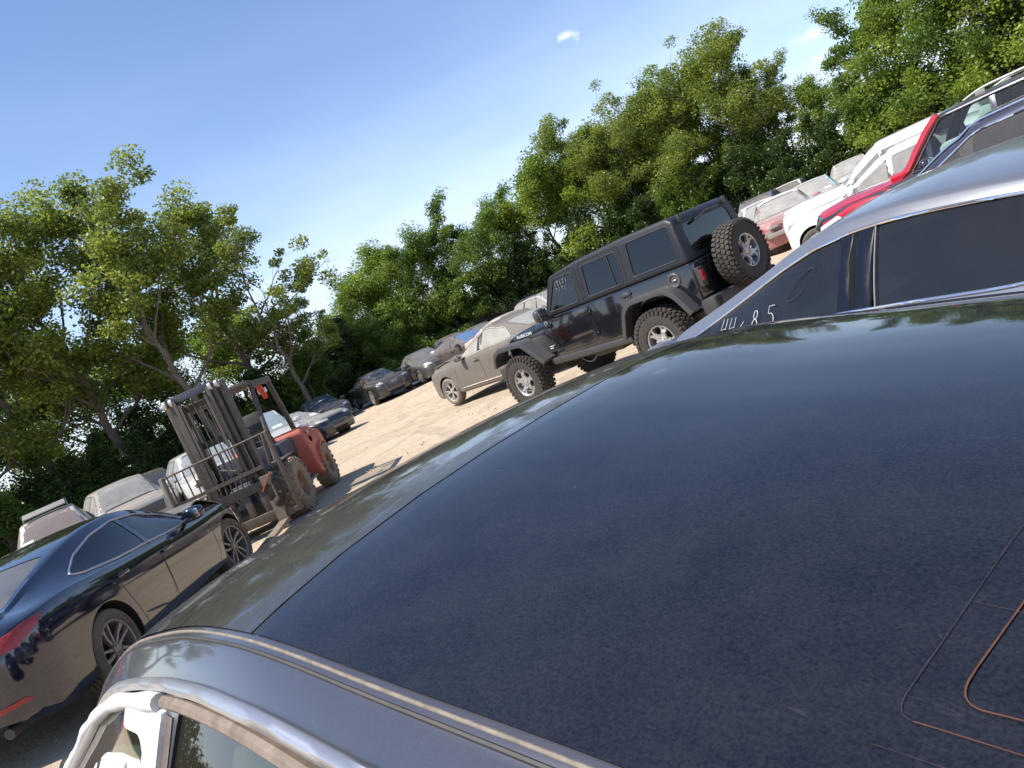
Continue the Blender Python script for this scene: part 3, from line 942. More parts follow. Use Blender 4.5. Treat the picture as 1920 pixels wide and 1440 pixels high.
def leaf_mesh(name, centers, size, rng, mat, elong=1.3, tone=None, up=.35):
    n = len(centers)
    nrm = rng.normal(size=(n, 3)); nrm[:, 2] += up * 2; nrm /= np.linalg.norm(nrm, axis=1)[:, None]
    a = np.cross(nrm, rng.normal(size=(n, 3))); a /= np.linalg.norm(a, axis=1)[:, None]
    b = np.cross(nrm, a)
    s = size * rng.uniform(.65, 1.35, (n, 1))
    L = a * s * elong * .5; Wd = b * s * .5
    bend = nrm * s * .12
    v = np.stack([centers - L, centers + Wd * .9 + bend, centers + L, centers - Wd * .9 + bend], 1).reshape(-1, 3)
    me = bpy.data.meshes.new(name)
    me.vertices.add(4 * n); me.vertices.foreach_set('co', v.ravel())
    me.loops.add(4 * n); me.loops.foreach_set('vertex_index', np.arange(4 * n))
    me.polygons.add(n); me.polygons.foreach_set('loop_start', np.arange(0, 4 * n, 4)); me.polygons.foreach_set('loop_total', np.full(n, 4))
    me.materials.append(mat)
    at = me.attributes.new('tone', 'FLOAT', 'FACE')
    at.data.foreach_set('value', np.clip(tone if tone is not None else rng.uniform(0, 1, n), 0, 1).astype(np.float32))
    me.update(); me.validate()
    return me

def grow_tree(seed, H=11.0, spread=3.2, trunk_r=.17, lean=(0, 0), clear=.3, limbs=9, leaves=9000, leaf=.16, mat=None, clumps=110, clump_r=.7, fork=.35, bare=0.0, taper=1.0, forks=None):
    """tapered trunk, forking limbs, twigs, leaves gathered in clumps at the twig ends"""
    rng = np.random.RandomState(seed); wood = MB(); tips = []
    def path(p, d, L, n, wob, lift=0.0):
        pts = [np.array(p, float)]; d = np.array(d, float)
        for i in range(n):
            d = d + rng.normal(size=3) * wob; d[2] += lift; d /= np.linalg.norm(d)
            pts.append(pts[-1] + d * L / n)
        return pts, d
    def limb(p, d, L, r, depth):
        pts, dd = path(p, d, L, 6, .13, .05)
        wood.tube(pts, list(np.linspace(r, r * .35, 7)), 6 if depth < 2 else 4, cap=False)
        if depth >= 3 or L < .7:
            tips.append((pts[-1], depth)); tips.append((pts[3], depth)); return
        k = 3 + (depth == 0)
        for j in range(k):
            i = 2 + int(rng.uniform(0, 4)) if j else 6
            q = pts[i]; nd = dd + rng.normal(size=3) * .65; nd[2] += .15; nd /= np.linalg.norm(nd)
            limb(q, nd, L * rng.uniform(.48, .72), r * .5, depth + 1)
        tips.append((pts[-1], depth))
    base = np.array([0, 0, -.2]); top = np.array([lean[0], lean[1], H * .80])
    n = 10; tp = [base + (top - base) * (i / n) + np.array([rng.normal() * .12, rng.normal() * .12, 0]) * (i > 0) for i in range(n + 1)]
    wood.tube(tp, list(trunk_r * (1 - .78 * np.linspace(0, 1, n + 1) ** taper)), 9, cap=False)
    for k in range(limbs):
        h = clear + (1 - clear) * (k + rng.uniform(0, .6)) / limbs
        i = min(h * n, n - .01); a = tp[int(i)] * (1 - i % 1) + tp[int(i) + 1] * (i % 1)
        ang = k * 2.4 + rng.uniform(-.4, .4)
        el = .35 + .75 * h
        d = np.array([math.cos(ang) * math.cos(el), math.sin(ang) * math.cos(el), math.sin(el)])
        L = spread * (1.0 - .45 * abs(h - .55)) * rng.uniform(.75, 1.15)
        limb(a, d, L, trunk_r * (1 - .7 * h) * .55, 1)
    limb(tp[-1], (0, 0, 1), H * .22, trunk_r * .3, 1)
    T = np.array([t_[0] for t_ in tips])
    sel = rng.permutation(len(T))[:clumps]
    C = T[sel]
    if bare: C = C[: int(len(C) * (1 - bare))]
    per = leaves // len(C)
    pts = []; tone = []
    for c in C:
        r = clump_r * rng.uniform(.55, 1.25); m = int(per * rng.uniform(.5, 1.5))
        q = rng.normal(size=(m, 3)); q /= np.linalg.norm(q, axis=1)[:, None]
        q *= (rng.uniform(0, 1, (m, 1)) ** .45) * r * np.array([1, 1, .75])
        pts.append(c + q); tone.append(np.clip(rng.normal(rng.uniform(.15, .85), .22, m), 0, 1))
    pts = np.concatenate(pts); tone = np.concatenate(tone)
    pts[:, 2] = np.maximum(pts[:, 2], .15)
    return wood.mesh('trunk', BARK, 60, fix=False), leaf_mesh('crown', pts, leaf, rng, mat, tone=tone)

LEAF_A = leaf_mat('cottonwood_leaf', (.080, .132, .022), (.30, .335, .055))
LEAF_B = leaf_mat('elm_leaf', (.052, .106, .018), (.205, .285, .042))
LEAF_C = leaf_mat('hackberry_leaf', (.090, .155, .02), (.31, .39, .048))
LEAF_D = leaf_mat('shade_dark_leaf', (.017, .042, .009), (.075, .125, .02), .3)  # green darkened to imitate shade under the overhanging crowns
TV = {}
def tv(key, **k):
    if key not in TV: TV[key] = grow_tree(**k)
    return TV[key]
VAR = {
 'cottonwood_a': dict(seed=11, H=11.5, spread=3.0, trunk_r=.20, clear=.38, limbs=11, leaves=25187, leaf=.112, mat=LEAF_A, clumps=150, clump_r=.72, lean=(-1.1, .3)),
 'cottonwood_b': dict(seed=23, H=12, spread=3.2, trunk_r=.22, clear=.34, limbs=12, leaves=26195, leaf=.112, mat=LEAF_A, clumps=150, clump_r=.8, lean=(-.8, -.3)),
 'sparse': dict(seed=31, H=10.5, spread=3.3, trunk_r=.17, clear=.30, limbs=11, leaves=10478, leaf=.112, mat=LEAF_A, clumps=95, clump_r=.55, lean=(-.6, 0), bare=.2),
 'full_a': dict(seed=41, H=9.5, spread=3.4, trunk_r=.19, clear=.12, limbs=14, leaves=40300, leaf=.112, mat=LEAF_B, clumps=220, clump_r=.95),
 'full_b': dict(seed=53, H=9.0, spread=3.2, trunk_r=.17, clear=.10, limbs=14, leaves=40300, leaf=.112, mat=LEAF_C, clumps=210, clump_r=.95),
 'broad': dict(seed=67, H=11.5, spread=4.2, trunk_r=.24, clear=.14, limbs=16, leaves=72540, leaf=.112, mat=LEAF_A, clumps=330, clump_r=1.0),
 'pointed': dict(seed=71, H=9.5, spread=1.9, trunk_r=.14, clear=.10, limbs=15, leaves=24180, leaf=.112, mat=LEAF_B, clumps=150, clump_r=.65),
 'shrub': dict(seed=83, H=4.2, spread=2.1, trunk_r=.07, clear=.05, limbs=10, leaves=18135, leaf=.112, mat=LEAF_D, clumps=120, clump_r=.7),
 'shrub_light': dict(seed=89, H=4.6, spread=2.0, trunk_r=.07, clear=.05, limbs=10, leaves=18135, leaf=.112, mat=LEAF_B, clumps=120, clump_r=.7),
}
# az (deg right of camera heading), distance, elevation of the top (deg), variant, label
TREES = [
 (-47, 34.5, 19, 'cottonwood_b', 'tall leafy tree furthest left, past the edge of the picture'),
 (-40.5, 36.5, 19.5, 'cottonwood_a', 'leafy tree above the small grey car in the left corner'),
 (-33.5, 36.5, 17.5, 'cottonwood_b', 'tall tree with dark forked trunk at the left edge, above the truck with the visor'),
 (-29.5, 38.5, 19.2, 'cottonwood_a', 'tall leafy tree rising over the dusty grey van'),
 (-25.5, 40.5, 18.8, 'cottonwood_b', 'tall cottonwood left of the one with the long bare leaning trunk'),
 (-20.0, 37.5, 19.8, 'cottonwood_a', 'tallest cottonwood on the left, long bare leaning trunk above the forklift mast'),
 (-16.2, 41.5, 16.2, 'cottonwood_b', 'cottonwood just left of the thin half bare tree'),
 (-13.6, 38.5, 14.2, 'sparse', 'thin half bare tree with open twigs at the right end of the tall left group'),
 (-11.3, 43.5, 7.6, 'sparse', 'low sparse tree with bare twigs beside the gap of open sky'),
 (-8.6, 47, 6.6, 'full_b', 'low bright bushy tree right of the gap of open sky'),
 (-6.0, 49, 8.6, 'full_b', 'light green tree with feathery upright top right of the sky gap'),
 (-3.2, 48, 8.4, 'full_a', 'rounded mid green tree above the wrecked car'),
 (-0.6, 49, 9.9, 'pointed', 'narrow tree whose pointed tip stands above its neighbours at the centre'),
 (2.2, 48, 8.2, 'full_a', 'dark green tree just right of the pointed one'),
 (4.4, 49, 8.6, 'pointed', 'second narrow tree, ragged dark top, just left of the big bright tree'),
 (7.2, 48, 9.6, 'full_b', 'lower tree leaning on the left flank of the big broad tree'),
 (9.6, 49, 11.4, 'cottonwood_a', 'left shoulder of the tall group, crown with sky showing through'),
 (13.2, 48, 11.2, 'broad', 'big broad tree over the front of the black off roader'),
 (17.4, 49, 11.6, 'broad', 'broad tall tree over the roof of the black off roader'),
 (21.4, 48, 12.0, 'cottonwood_b', 'highest tree of the right group, behind the spare wheel'),
 (24.4, 49, 8.6, 'cottonwood_a', 'tree with a wispy top falling towards the notch of sky on the right'),
 (26.8, 46, 6.2, 'full_b', 'low bright tree under the notch of sky on the right'),
 (29.6, 44, 9.6, 'pointed', 'narrow tree at the right side of the notch of sky'),
 (32.2, 42, 9.4, 'full_b', 'bright green tree right of the notch of sky'),
 (35.6, 40, 11.5, 'full_a', 'tall dark tree in the upper right corner'),
 (39.2, 39, 12.0, 'full_b', 'tree behind the roof rails of the red and dark sport utility'),
 (43.5, 38, 12.5, 'full_a', 'rightmost tree, past the right edge of the picture'),
 (-37, 46.5, 13, 'full_a', 'dense tree standing behind the leftmost cottonwoods'),
 (-22.5, 50.5, 9, 'full_a', 'dense tree seen between the tall left trunks'),
 (15.3, 55, 11.2, 'full_a', 'dark tree behind the two broad ones'),
]
TREES += [(-42, 47, 11, 'full_b', 'bushy tree behind the leftmost trunks'), (-31, 48, 11, 'full_a', 'dense tree filling the gap above the truck with the visor'), (-26.5, 49, 10.5, 'full_b', 'bright bushy tree behind the dusty grey van'), (-17.5, 50, 9, 'full_b', 'bright bushy tree behind the forklift mast'), (19.6, 51, 10.6, 'full_b', 'dense tree behind the highest one on the right'), (11.4, 51, 9.8, 'full_b', 'dense tree behind the big broad one')]
rt = random.Random(5)
for az, dist, el, var, lab in TREES:
    d = dist; x = d * math.sin(R(az)); y = d * math.cos(R(az))
    Ht = CAM_H + d * math.tan(R(el)) - ground_z(x, y)
    wood, crown = tv(var, **VAR[var])
    zt = max(v.co.z for v in crown.vertices) if not hasattr(crown, '_z') else 0
    sc = Ht / zt
    o = thing('leafy_tree', lab, 'tree', (x, y), None, 'trees along the edge of the lot')
    o.rotation_euler = (0, 0, rt.uniform(-.7, .7) if 'cotton' in var or var == 'sparse' else rt.uniform(0, 6.28))
    wid = sc * (1.0 if var in ('pointed',) else 1.06)
    o.scale = (wid, wid, sc)
    link('trunk', wood, o); link('crown', crown, o)

SHR = [(-44, 34, 3.5), (-38, 35, 4.2), (-34, 36, 4.0), (-30.5, 37, 4.4), (-26.5, 38, 4.2), (-23, 39, 4.6), (-19.5, 40, 4.0), (-16.5, 41, 4.8), (-13.4, 40.5, 4.4), (-10.6, 43.5, 5.0), (-8, 44, 4.4), (-5, 46, 5.4),
       (-1.8, 46.5, 4.8), (1, 47, 4.6), (4, 47, 5.2), (7, 47, 4.8), (10, 46, 5.4), (13.2, 46, 5.0), (16.4, 46, 5.2), (19.8, 46, 5.4), (23.2, 45, 5.0), (26.4, 44, 4.6), (29.6, 42.5, 5.0), (33, 41, 4.8), (36.4, 39, 5.4), (40, 38, 5.0)]
POSN = ['at the far left edge', 'above the small grey car', 'above the truck with the visor', 'behind the truck with the visor', 'behind the dusty van', 'behind the dark car by the van', 'left of the forklift mast', 'behind the forklift mast',
        'right of the forklift guard', 'under the gap of open sky', 'behind the far dark cars', 'above the black saloon with the broad grille', 'above the grey car with the paper', 'behind the wrecked car', 'behind the dusty grey saloon', 'left of the black off roader',
        'above the front of the off roader', 'above the doors of the off roader', 'behind the off roader roof', 'above the spare wheel', 'right of the spare wheel', 'above the blue edged car', 'above the white cars', 'left of the red windscreen pillar',
        'above the red windscreen pillar', 'behind the roof rails at the right']
for (az, d, h), pn in zip(SHR, POSN):
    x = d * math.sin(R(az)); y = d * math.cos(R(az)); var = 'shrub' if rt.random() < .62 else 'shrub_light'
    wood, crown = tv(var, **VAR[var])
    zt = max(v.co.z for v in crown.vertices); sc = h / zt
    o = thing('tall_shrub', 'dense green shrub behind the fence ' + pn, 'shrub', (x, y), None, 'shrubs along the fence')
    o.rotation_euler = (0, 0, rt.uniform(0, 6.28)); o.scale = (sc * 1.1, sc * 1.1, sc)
    link('trunk', wood, o); link('crown', crown, o)

# undergrowth: one uncountable mass of leaves behind the fence line
def edge_pts():
    return [(-30, 16), (-28, 26), (-23, 32), (-18.5, 37), (-13, 42), (-6, 45.5), (3, 46), (12, 44.5), (20, 40.5), (26.5, 34.5), (31, 26)]
def undergrowth():
    rng = np.random.RandomState(77); E = np.array(edge_pts(), float); P = []
    seg = np.diff(E, axis=0); L = np.linalg.norm(seg, axis=1); cum = np.concatenate([[0], np.cumsum(L)])
    N = 62000
    s = rng.uniform(0, cum[-1], N); i = np.clip(np.searchsorted(cum, s) - 1, 0, len(seg) - 1)
    p = E[i] + seg[i] * ((s - cum[i]) / L[i])[:, None]
    out = np.stack([seg[i][:, 1], -seg[i][:, 0]], 1) / L[i][:, None]
    out = -out
    depth = rng.uniform(.7, 6.5, N)
    top = 2.3 + 1.0 * np.sin(s * .55) + .6 * np.sin(s * 1.7 + 1) + depth * .18
    z = rng.uniform(0, 1, N) ** .8 * top
    xy = p + out * depth[:, None]
    C = np.concatenate([xy, z[:, None]], 1)
    C[:, 2] += [ground_z(a, b) for a, b in xy]
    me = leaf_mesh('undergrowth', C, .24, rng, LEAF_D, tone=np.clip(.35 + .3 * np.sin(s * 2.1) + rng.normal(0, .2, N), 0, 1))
    o = link('undergrowth', me); tag(o, 'tangle of undergrowth coloured dark as if shaded, filling the foot of the treeline', 'undergrowth', kind='stuff')
undergrowth()

# ------------------------------------------------------------------ fence and pale house behind the trees
def fence():
    E = edge_pts(); root = thing('screen_fence', 'long low fence with black mesh screen between the parked cars and the trees', 'fence', (E[4][0], E[4][1], 0))
    ox, oy = E[4]
    k = 0
    mesh_m = plain('fence_mesh', (.014, .015, .014), .9, var=.4, scale=3, bump=.4)
    post_m = plain('fence_post', (.05, .048, .045), .7, .3)
    for (a, b) in zip(E[:-1], E[1:]):
        A = Vector((a[0] - ox, a[1] - oy, 0)); B = Vector((b[0] - ox, b[1] - oy, 0)); L = (B - A).length; n = max(1, round(L / 3))
        for i in range(n):
            p = A.lerp(B, i / n); q = A.lerp(B, (i + 1) / n)
            gp = ground_z(p.x + ox, p.y + oy); gq = ground_z(q.x + ox, q.y + oy)
            mb = MB(); m_ = 5; vs = []
            for j in range(m_ + 1):
                c = p.lerp(q, j / m_); g = gp + (gq - gp) * j / m_; sag = -.05 * math.sin(math.pi * j / m_)
                nrm = Vector((-(q - p).y, (q - p).x, 0)).normalized() * .012 * (1 + (j % 2))
                vs += [c + nrm + Vector((0, 0, g - .02)), c + nrm + Vector((0, 0, g + 1.78 + sag)), c - nrm * .2 + Vector((0, 0, g + 1.78 + sag)), c - nrm * .2 + Vector((0, 0, g - .02))]
            fs = [(4 * j + e, 4 * j + (e + 1) % 4, 4 * j + 4 + (e + 1) % 4, 4 * j + 4 + e) for j in range(m_) for e in range(4)] + [(0, 1, 2, 3), (4 * m_, 4 * m_ + 1, 4 * m_ + 2, 4 * m_ + 3)]
            mb.add(vs, fs); mb.build('mesh_panel', mesh_m, root, 30)
            pb = MB(); pb.tube([p + Vector((0, 0, gp - .1)), p + Vector((0, 0, gp + 1.9))], .03, 8); pb.build('post', post_m, root)
fence()
def pale_house():
    root = thing('pale_building', 'pale low building glimpsed through the trees above the far black cars', 'building', (-7.5, 54.0), 90)
    w = MB(); w.box((0, 0, 1.9), (11.0, 5, 3.8)); w.build('wall', plain('siding', (.62, .62, .60), .8, var=.08), root)
    r = MB(); r.prism([(-3, 3.8), (0, 5.0), (3, 3.8)], lambda a, b: (-5.8, a, b), lambda a, b: (5.8, a, b)); r.build('roof', plain('shingle', (.16, .15, .14), .9), root)
    for x in (-3.5, 0.5, 3.8):
        q = MB(); q.box((x, 2.52, 2.0), (1.1, .06, 1.2)); q.build('window', plain('pane', (.03, .035, .04), .1), root)
        q = MB(); q.box((x, -2.52, 2.0), (1.1, .06, 1.2)); q.build('window', plain('pane', (.03, .035, .04), .1), root)
pale_house()
# ------------------------------------------------------------------ foreground fastback
def text_mesh(body, size, mat, thick=.002, name='text', bold=0.0):
    cu = bpy.data.curves.new(name, 'FONT'); cu.body = body; cu.size = size; cu.extrude = thick; cu.offset = bold
    cu.align_x = 'CENTER'; cu.align_y = 'CENTER'
    o = bpy.data.objects.new(name, cu); COL.objects.link(o)
    me = bpy.data.meshes.new_from_object(o.evaluated_get(bpy.context.evaluated_depsgraph_get())); bpy.data.objects.remove(o)
    me.materials.clear(); me.materials.append(mat); return me

def foreground():
    S = spec_car(wb=2.66, fo=.82, ro=1.0, W=1.85, H=1.467, belt=.90, hood=.99, nose=.70, yroof=.565, cowl=2.26, wtop=1.45, rtop=.1, rbase=-.66, crown=.057, plan_nose=.5)
    S['top'] = curve([(-1.0, .80), (-.97, .92), (-.88, .99), (-.7, 1.06), (-.55, 1.14), (-.30, 1.262), (-.05, 1.352), (.35, 1.421), (.72, 1.466), (.80, 1.467), (1.15, 1.436), (1.55, 1.345), (1.80, 1.262), (2.02, 1.15), (2.24, 1.01), (2.4, .975), (2.85, .89), (3.15, .80), (3.36, .70), (3.45, .60), (3.48, .52)])
    S['yr'] = curve([(-1.0, .60), (-.76, .60), (-.5, .575), (-.25, .553), (.75, .566), (1.75, .565), (2.34, .64), (2.8, .62), (3.3, .46), (3.48, .36)])
    S['belt'] = curve([(-1.0, .62), (-.8, .86), (.3, .95), (1.4, .92), (2.2, .87), (2.8, .80), (3.2, .68), (3.48, .46)])
    S['zfloor'] = .80
    S['pillars'] = [0.885]
    body = paint((.036, .035, .055), .13, .28, .65, 1.0, .5, 0.6, (.30, .285, .27))
    c = Car('fastback_saloon', 'dark grey violet fastback in the foreground with glass roof and white side airbag', 'car', (.466, .737), -40.55, S, body,
            glass=glass_clear((.32, .42, .36), .10, .6, .5), hollow=True, chrome=dusty('steel_trim', (.50, .53, .58), .30, .85, .25), trimw=.0105, wheel=dict(Rt=.34, w=.235, style='double5'),
            xs_n=1.7, interior=(.34, .29, .22), back=False, handles=True, mirrors=False)
    t = NT('roof_glass')
    n1 = t.noise(90, 3, .7); n2 = t.noise(14, 5, .65); n3 = t.noise(330, 2, .6)
    pos = t.n('ShaderNodeSeparateXYZ'); t.l(t.obj(), pos.inputs[0])
    base = t.pbr((.0045, .0055, .010), .045, spec=.5)
    film = t.pbr((.10, .10, .115), .75, spec=.1)
    m = t.n('ShaderNodeMixShader')
    f = t.math('MULTIPLY', t.ramp(t.math('ADD', t.math('MULTIPLY', n2, .5), t.math('MULTIPLY', n3, .9)), .45, .90, .05, 2.6), .066)
    sp = t.n('ShaderNodeTexVoronoi'); sp.inputs['Scale'].default_value = 42; t.l(t.obj(), sp.inputs['Vector'])
    sep = t.n('ShaderNodeSeparateXYZ'); t.l(sp.outputs['Color'], sep.inputs[0])
    speck = t.math('MULTIPLY', t.ramp(sp.outputs['Distance'], .03, .085, 1.0, 0.0), t.math('GREATER_THAN', sep.outputs['X'], .965))
    scr = t.noise(4.0, 2, .4, vec=t.mapping(t.obj(), (1, 9, 1), rot=(0, 0, .6))); scr = t.ramp(t.math('ABSOLUTE', t.math('SUBTRACT', scr, .5)), .0, .0025, .14, 0.0)
    scr = t.math('MULTIPLY', scr, t.ramp(n2, .52, .60))
    f = t.math('ADD', t.math('ADD', f, scr), t.math('MULTIPLY', speck, .75), clamp=True)
    t.l(f, m.inputs[0]); t.l(base.outputs[0], m.inputs[1]); t.l(film.outputs[0], m.inputs[2])
    RG = t.done(m)
    xs_, ye = .664, .5585
    e = lambda x: S['yr'](x) - .009
    poly = [(x, -e(x)) for x in np.linspace(-.60, xs_, 14)] + [(x, e(x)) for x in np.linspace(xs_, -.60, 14)]
    mb = MB()
    c.part(c.T, poly, 'glass_roof', RG, .0035, 60, 30)
    # dusty steel header in front of the glass
    t = NT('dusty_header')
    n1 = t.noise(5, 6, .65); n2 = t.noise(60, 4, .7); n3 = t.noise(9, 6, .7, vec=t.mapping(t.obj(), (1.2, .35, 1), rot=(0, 0, .5)), dist=1.2)
    base = t.pbr((.035, .037, .045), .14, .0, 1.0); film = t.pbr((.050, .047, .038), 1.0, spec=.03)
    wipe = t.math('MULTIPLY', t.ramp(n3, .52, .60, 1.0, .35), t.ramp(t.noise(34, 6, .75, vec=t.mapping(t.obj(), (1.0, .45, 1), rot=(0, 0, .9)), dist=.6), .57, .62, 1.0, .35))
    d = t.math('MULTIPLY', t.math('MULTIPLY', t.ramp(n1, .3, .7, .45, .90), t.ramp(n2, .2, .8, .8, 1.1)), wipe, clamp=True)
    m = t.n('ShaderNodeMixShader'); t.l(d, m.inputs[0]); t.l(base.outputs[0], m.inputs[1]); t.l(film.outputs[0], m.inputs[2])
    HD = t.done(m)
    x0, x1 = xs_ + .007, 1.46
    poly = [(x, -e(x)) for x in np.linspace(x0, x1, 8)] + [(x, e(x)) for x in np.linspace(x1, x0, 8)]
    c.part(c.T, poly, 'roof_header', HD, .003, 24, 24)
    # gutters: sandy dust lies in the two side channels and the cross joint
    gut = plain('dusty_gutter', (.22, .185, .145), .95, var=.3, scale=60, bump=.4)
    for sg in (1, -1):
        mb = MB(); pts = [c.T.pt(x, sg * (S['yr'](x) - .002), 0) for x in np.linspace(-.58, 1.9, 50)]
        mb.tube(pts, .0024, 6, mi=0)
        pts = [c.T.pt(x, sg * (S['yr'](x) + .0055), 0) for x in np.linspace(-.58, 1.9, 50)]
        mb.tube(pts, .0026, 6, mi=1)
        mb.build('roof_gutter', [gut, TRIM()], c.root)
    mb = MB(); mb.tube([c.T.pt(xs_ + .0035, y, .0005) for y in np.linspace(-.555, .555, 40)], .0022, 6); mb.build('roof_joint', TRIM(), c.root)
    # copper coloured aerial printed on the glass
    cop = plain('copper_line', (.11, .042, .017), .6, var=.3, scale=50); cop2 = plain('faint_copper_line', (.040, .021, .014), .7, var=.6, scale=70)
    Fv = Vector((math.sin(R(-40.55)), math.cos(R(-40.55)), 0)); Lv = Vector((-Fv.y, Fv.x, 0))
    def roofpt(px):
        d = _f + _cr * ((px[0] - 960) / FPX) - _cu * ((px[1] - 720) / FPX)
        o = Vector((0, 0, CAM_H)) - Vector((.466, .737, 0))
        lo = Vector((o.dot(Fv), o.dot(Lv), CAM_H)); ld = Vector((d.dot(Fv), d.dot(Lv), d.z)).normalized()
        h = c.bvh.ray_cast(lo, ld)[0]
        return (h.x, h.y)
    def rib(pxs, mat, w, name):
        pp = [Vector(roofpt(p)) for p in pxs]; fine = []
        for i in range(len(pp) - 1):
            k = max(2, int((pp[i + 1] - pp[i]).length / .01)); fine += [pp[i].lerp(pp[i + 1], j / k) for j in range(k)]
        fine.append(pp[-1]); vs = []
        for i, p in enumerate(fine):
            d = (fine[min(i + 1, len(fine) - 1)] - fine[max(i - 1, 0)]).normalized(); nn = Vector((-d.y, d.x)) * w / 2
            for q in (p + nn, p - nn): vs.append(c.T.pt(q.x, q.y, .0048))
        mb = MB(); mb.add(vs, [(2 * i, 2 * i + 1, 2 * i + 3, 2 * i + 2) for i in range(len(fine) - 1)])
        mb.build(name, mat, c.root)
    arc = lambda a, b, cc: [tuple(Vector(a) * (1 - t) ** 2 + Vector(b) * 2 * t * (1 - t) + Vector(cc) * t * t) for t in np.linspace(0, 1, 8)]
    rib([(1990, 1040), (1920, 1147)] + arc((1822, 1288), (1800, 1330), (1848, 1346)) + [(1990, 1383)], cop, .0011, 'aerial_line')
    rib([(1990, 908), (1760, 1232)] + arc((1705, 1312), (1680, 1352), (1718, 1366)), cop2, .0005, 'aerial_line')
    rib([(1718, 1366), (1920, 1430), (1990, 1452)], cop, .0009, 'aerial_line')
    rib([(1640, 1408), (1735, 1440), (1850, 1480)], cop2, .0005, 'aerial_line')
    rib([(1830, 1140), (1920, 1160), (1990, 1172)], cop2, .0007, 'aerial_line')
    # tan dust line under the bright trim, then the white airbag cloth around the front door window
    hi = [(x, ring(S, x)[13][1] - .040) for x in np.linspace(-.3, 2.2, 40)]
    mb = MB(); mb.tube([c.L.pt(a, b + .003, -.002) for a, b in hi], .0100, 8); mb.build('door_seal', plain('dusty_seal', (.20, .15, .115), .7, var=.3, scale=30), c.root)
    cl = CLOTHMAT(); rng = random.Random(4)
    hi = [(x, ring(S, x)[13][1] - .034) for x in np.linspace(.93, 2.14, 46)]
    mb = MB(); rr = [.0125 + .0022 * math.sin(i * .7) + .0016 * rng.random() for i in range(46)]
    mb.tube([c.L.pt(a, b, .006) for a, b in hi], rr, 10); mb.build('airbag_roll', cl, c.root, 60)
    def cloth(poly, off, th, name, amp=.006):
        mb = MB(); F = c.L
        a0 = min(p[0] for p in poly); a1 = max(p[0] for p in poly); n, m = 26, 16; vs = []
        for i in range(n + 1):
            a = a0 + 1e-4 + (a1 - a0 - 2e-4) * i / n; b0, b1 = mono(poly, a)
            for j in range(m + 1):
                b = b0 + (b1 - b0) * j / m
                vs.append(F.pt(a, b, off + amp * math.sin(a * 37 + b * 11) * math.cos(b * 29 - a * 9)))
        M = m + 1; N = len(vs); vs = vs + [v + Vector((0, -th, 0)) for v in vs]
        fs = [(i * M + j, (i + 1) * M + j, (i + 1) * M + j + 1, i * M + j + 1) for i in range(n) for j in range(m)]
        fs += [tuple(N + k for k in f[::-1]) for f in fs]
        edge = [i * M for i in range(n + 1)] + [n * M + j for j in range(1, M)] + [i * M + m for i in range(n - 1, -1, -1)] + [j for j in range(m - 1, 0, -1)]
        for q in range(len(edge)):
            a_, b_ = edge[q], edge[(q + 1) % len(edge)]; fs.append((a_, b_, N + b_, N + a_))
        mb.add(vs, fs); return mb.build(name, cl, c.root, 60)
    cloth(AIRA, .010, .018, 'airbag_flap', .003)
    cloth(AIRB, -.004, .022, 'airbag_curtain', .004)
    c.part(c.L, [(.93, .96), (.93, 1.25), (1.2, 1.235), (1.4, 1.16), (1.52, 1.04), (1.52, .96)], 'dusty_inner_glass', plain('tan_dusty_glass', (.33, .28, .19), .35, var=.12, scale=20), -.012, 20, 10)
    c.part(c.L, [(.838, .97), (.858, 1.335), (.933, 1.335), (.928, .97)], 'centre_pillar', dusty('brown_pillar', (.07, .045, .035), .3, 0, .3), .0015, 6, 10)
    c.cabin(plain('cream_leather', (.50, .43, .32), .6, var=.12), dash=(.10, .08, .06), z=.42)
    return c
AIRA = [(0.885, 1.262), (0.900, 1.338), (1.020, 1.338), (1.150, 1.325), (1.120, 1.300), (1.030, 1.300), (0.965, 1.290), (0.935, 1.22)]
AIRB = [(0.960, 1.225), (0.965, 1.272), (1.050, 1.262), (1.170, 1.250), (1.310, 1.226), (1.420, 1.19), (1.500, 1.10), (1.480, 1.03), (1.400, 1.145), (1.280, 1.202), (1.130, 1.220)]
FG = foreground()

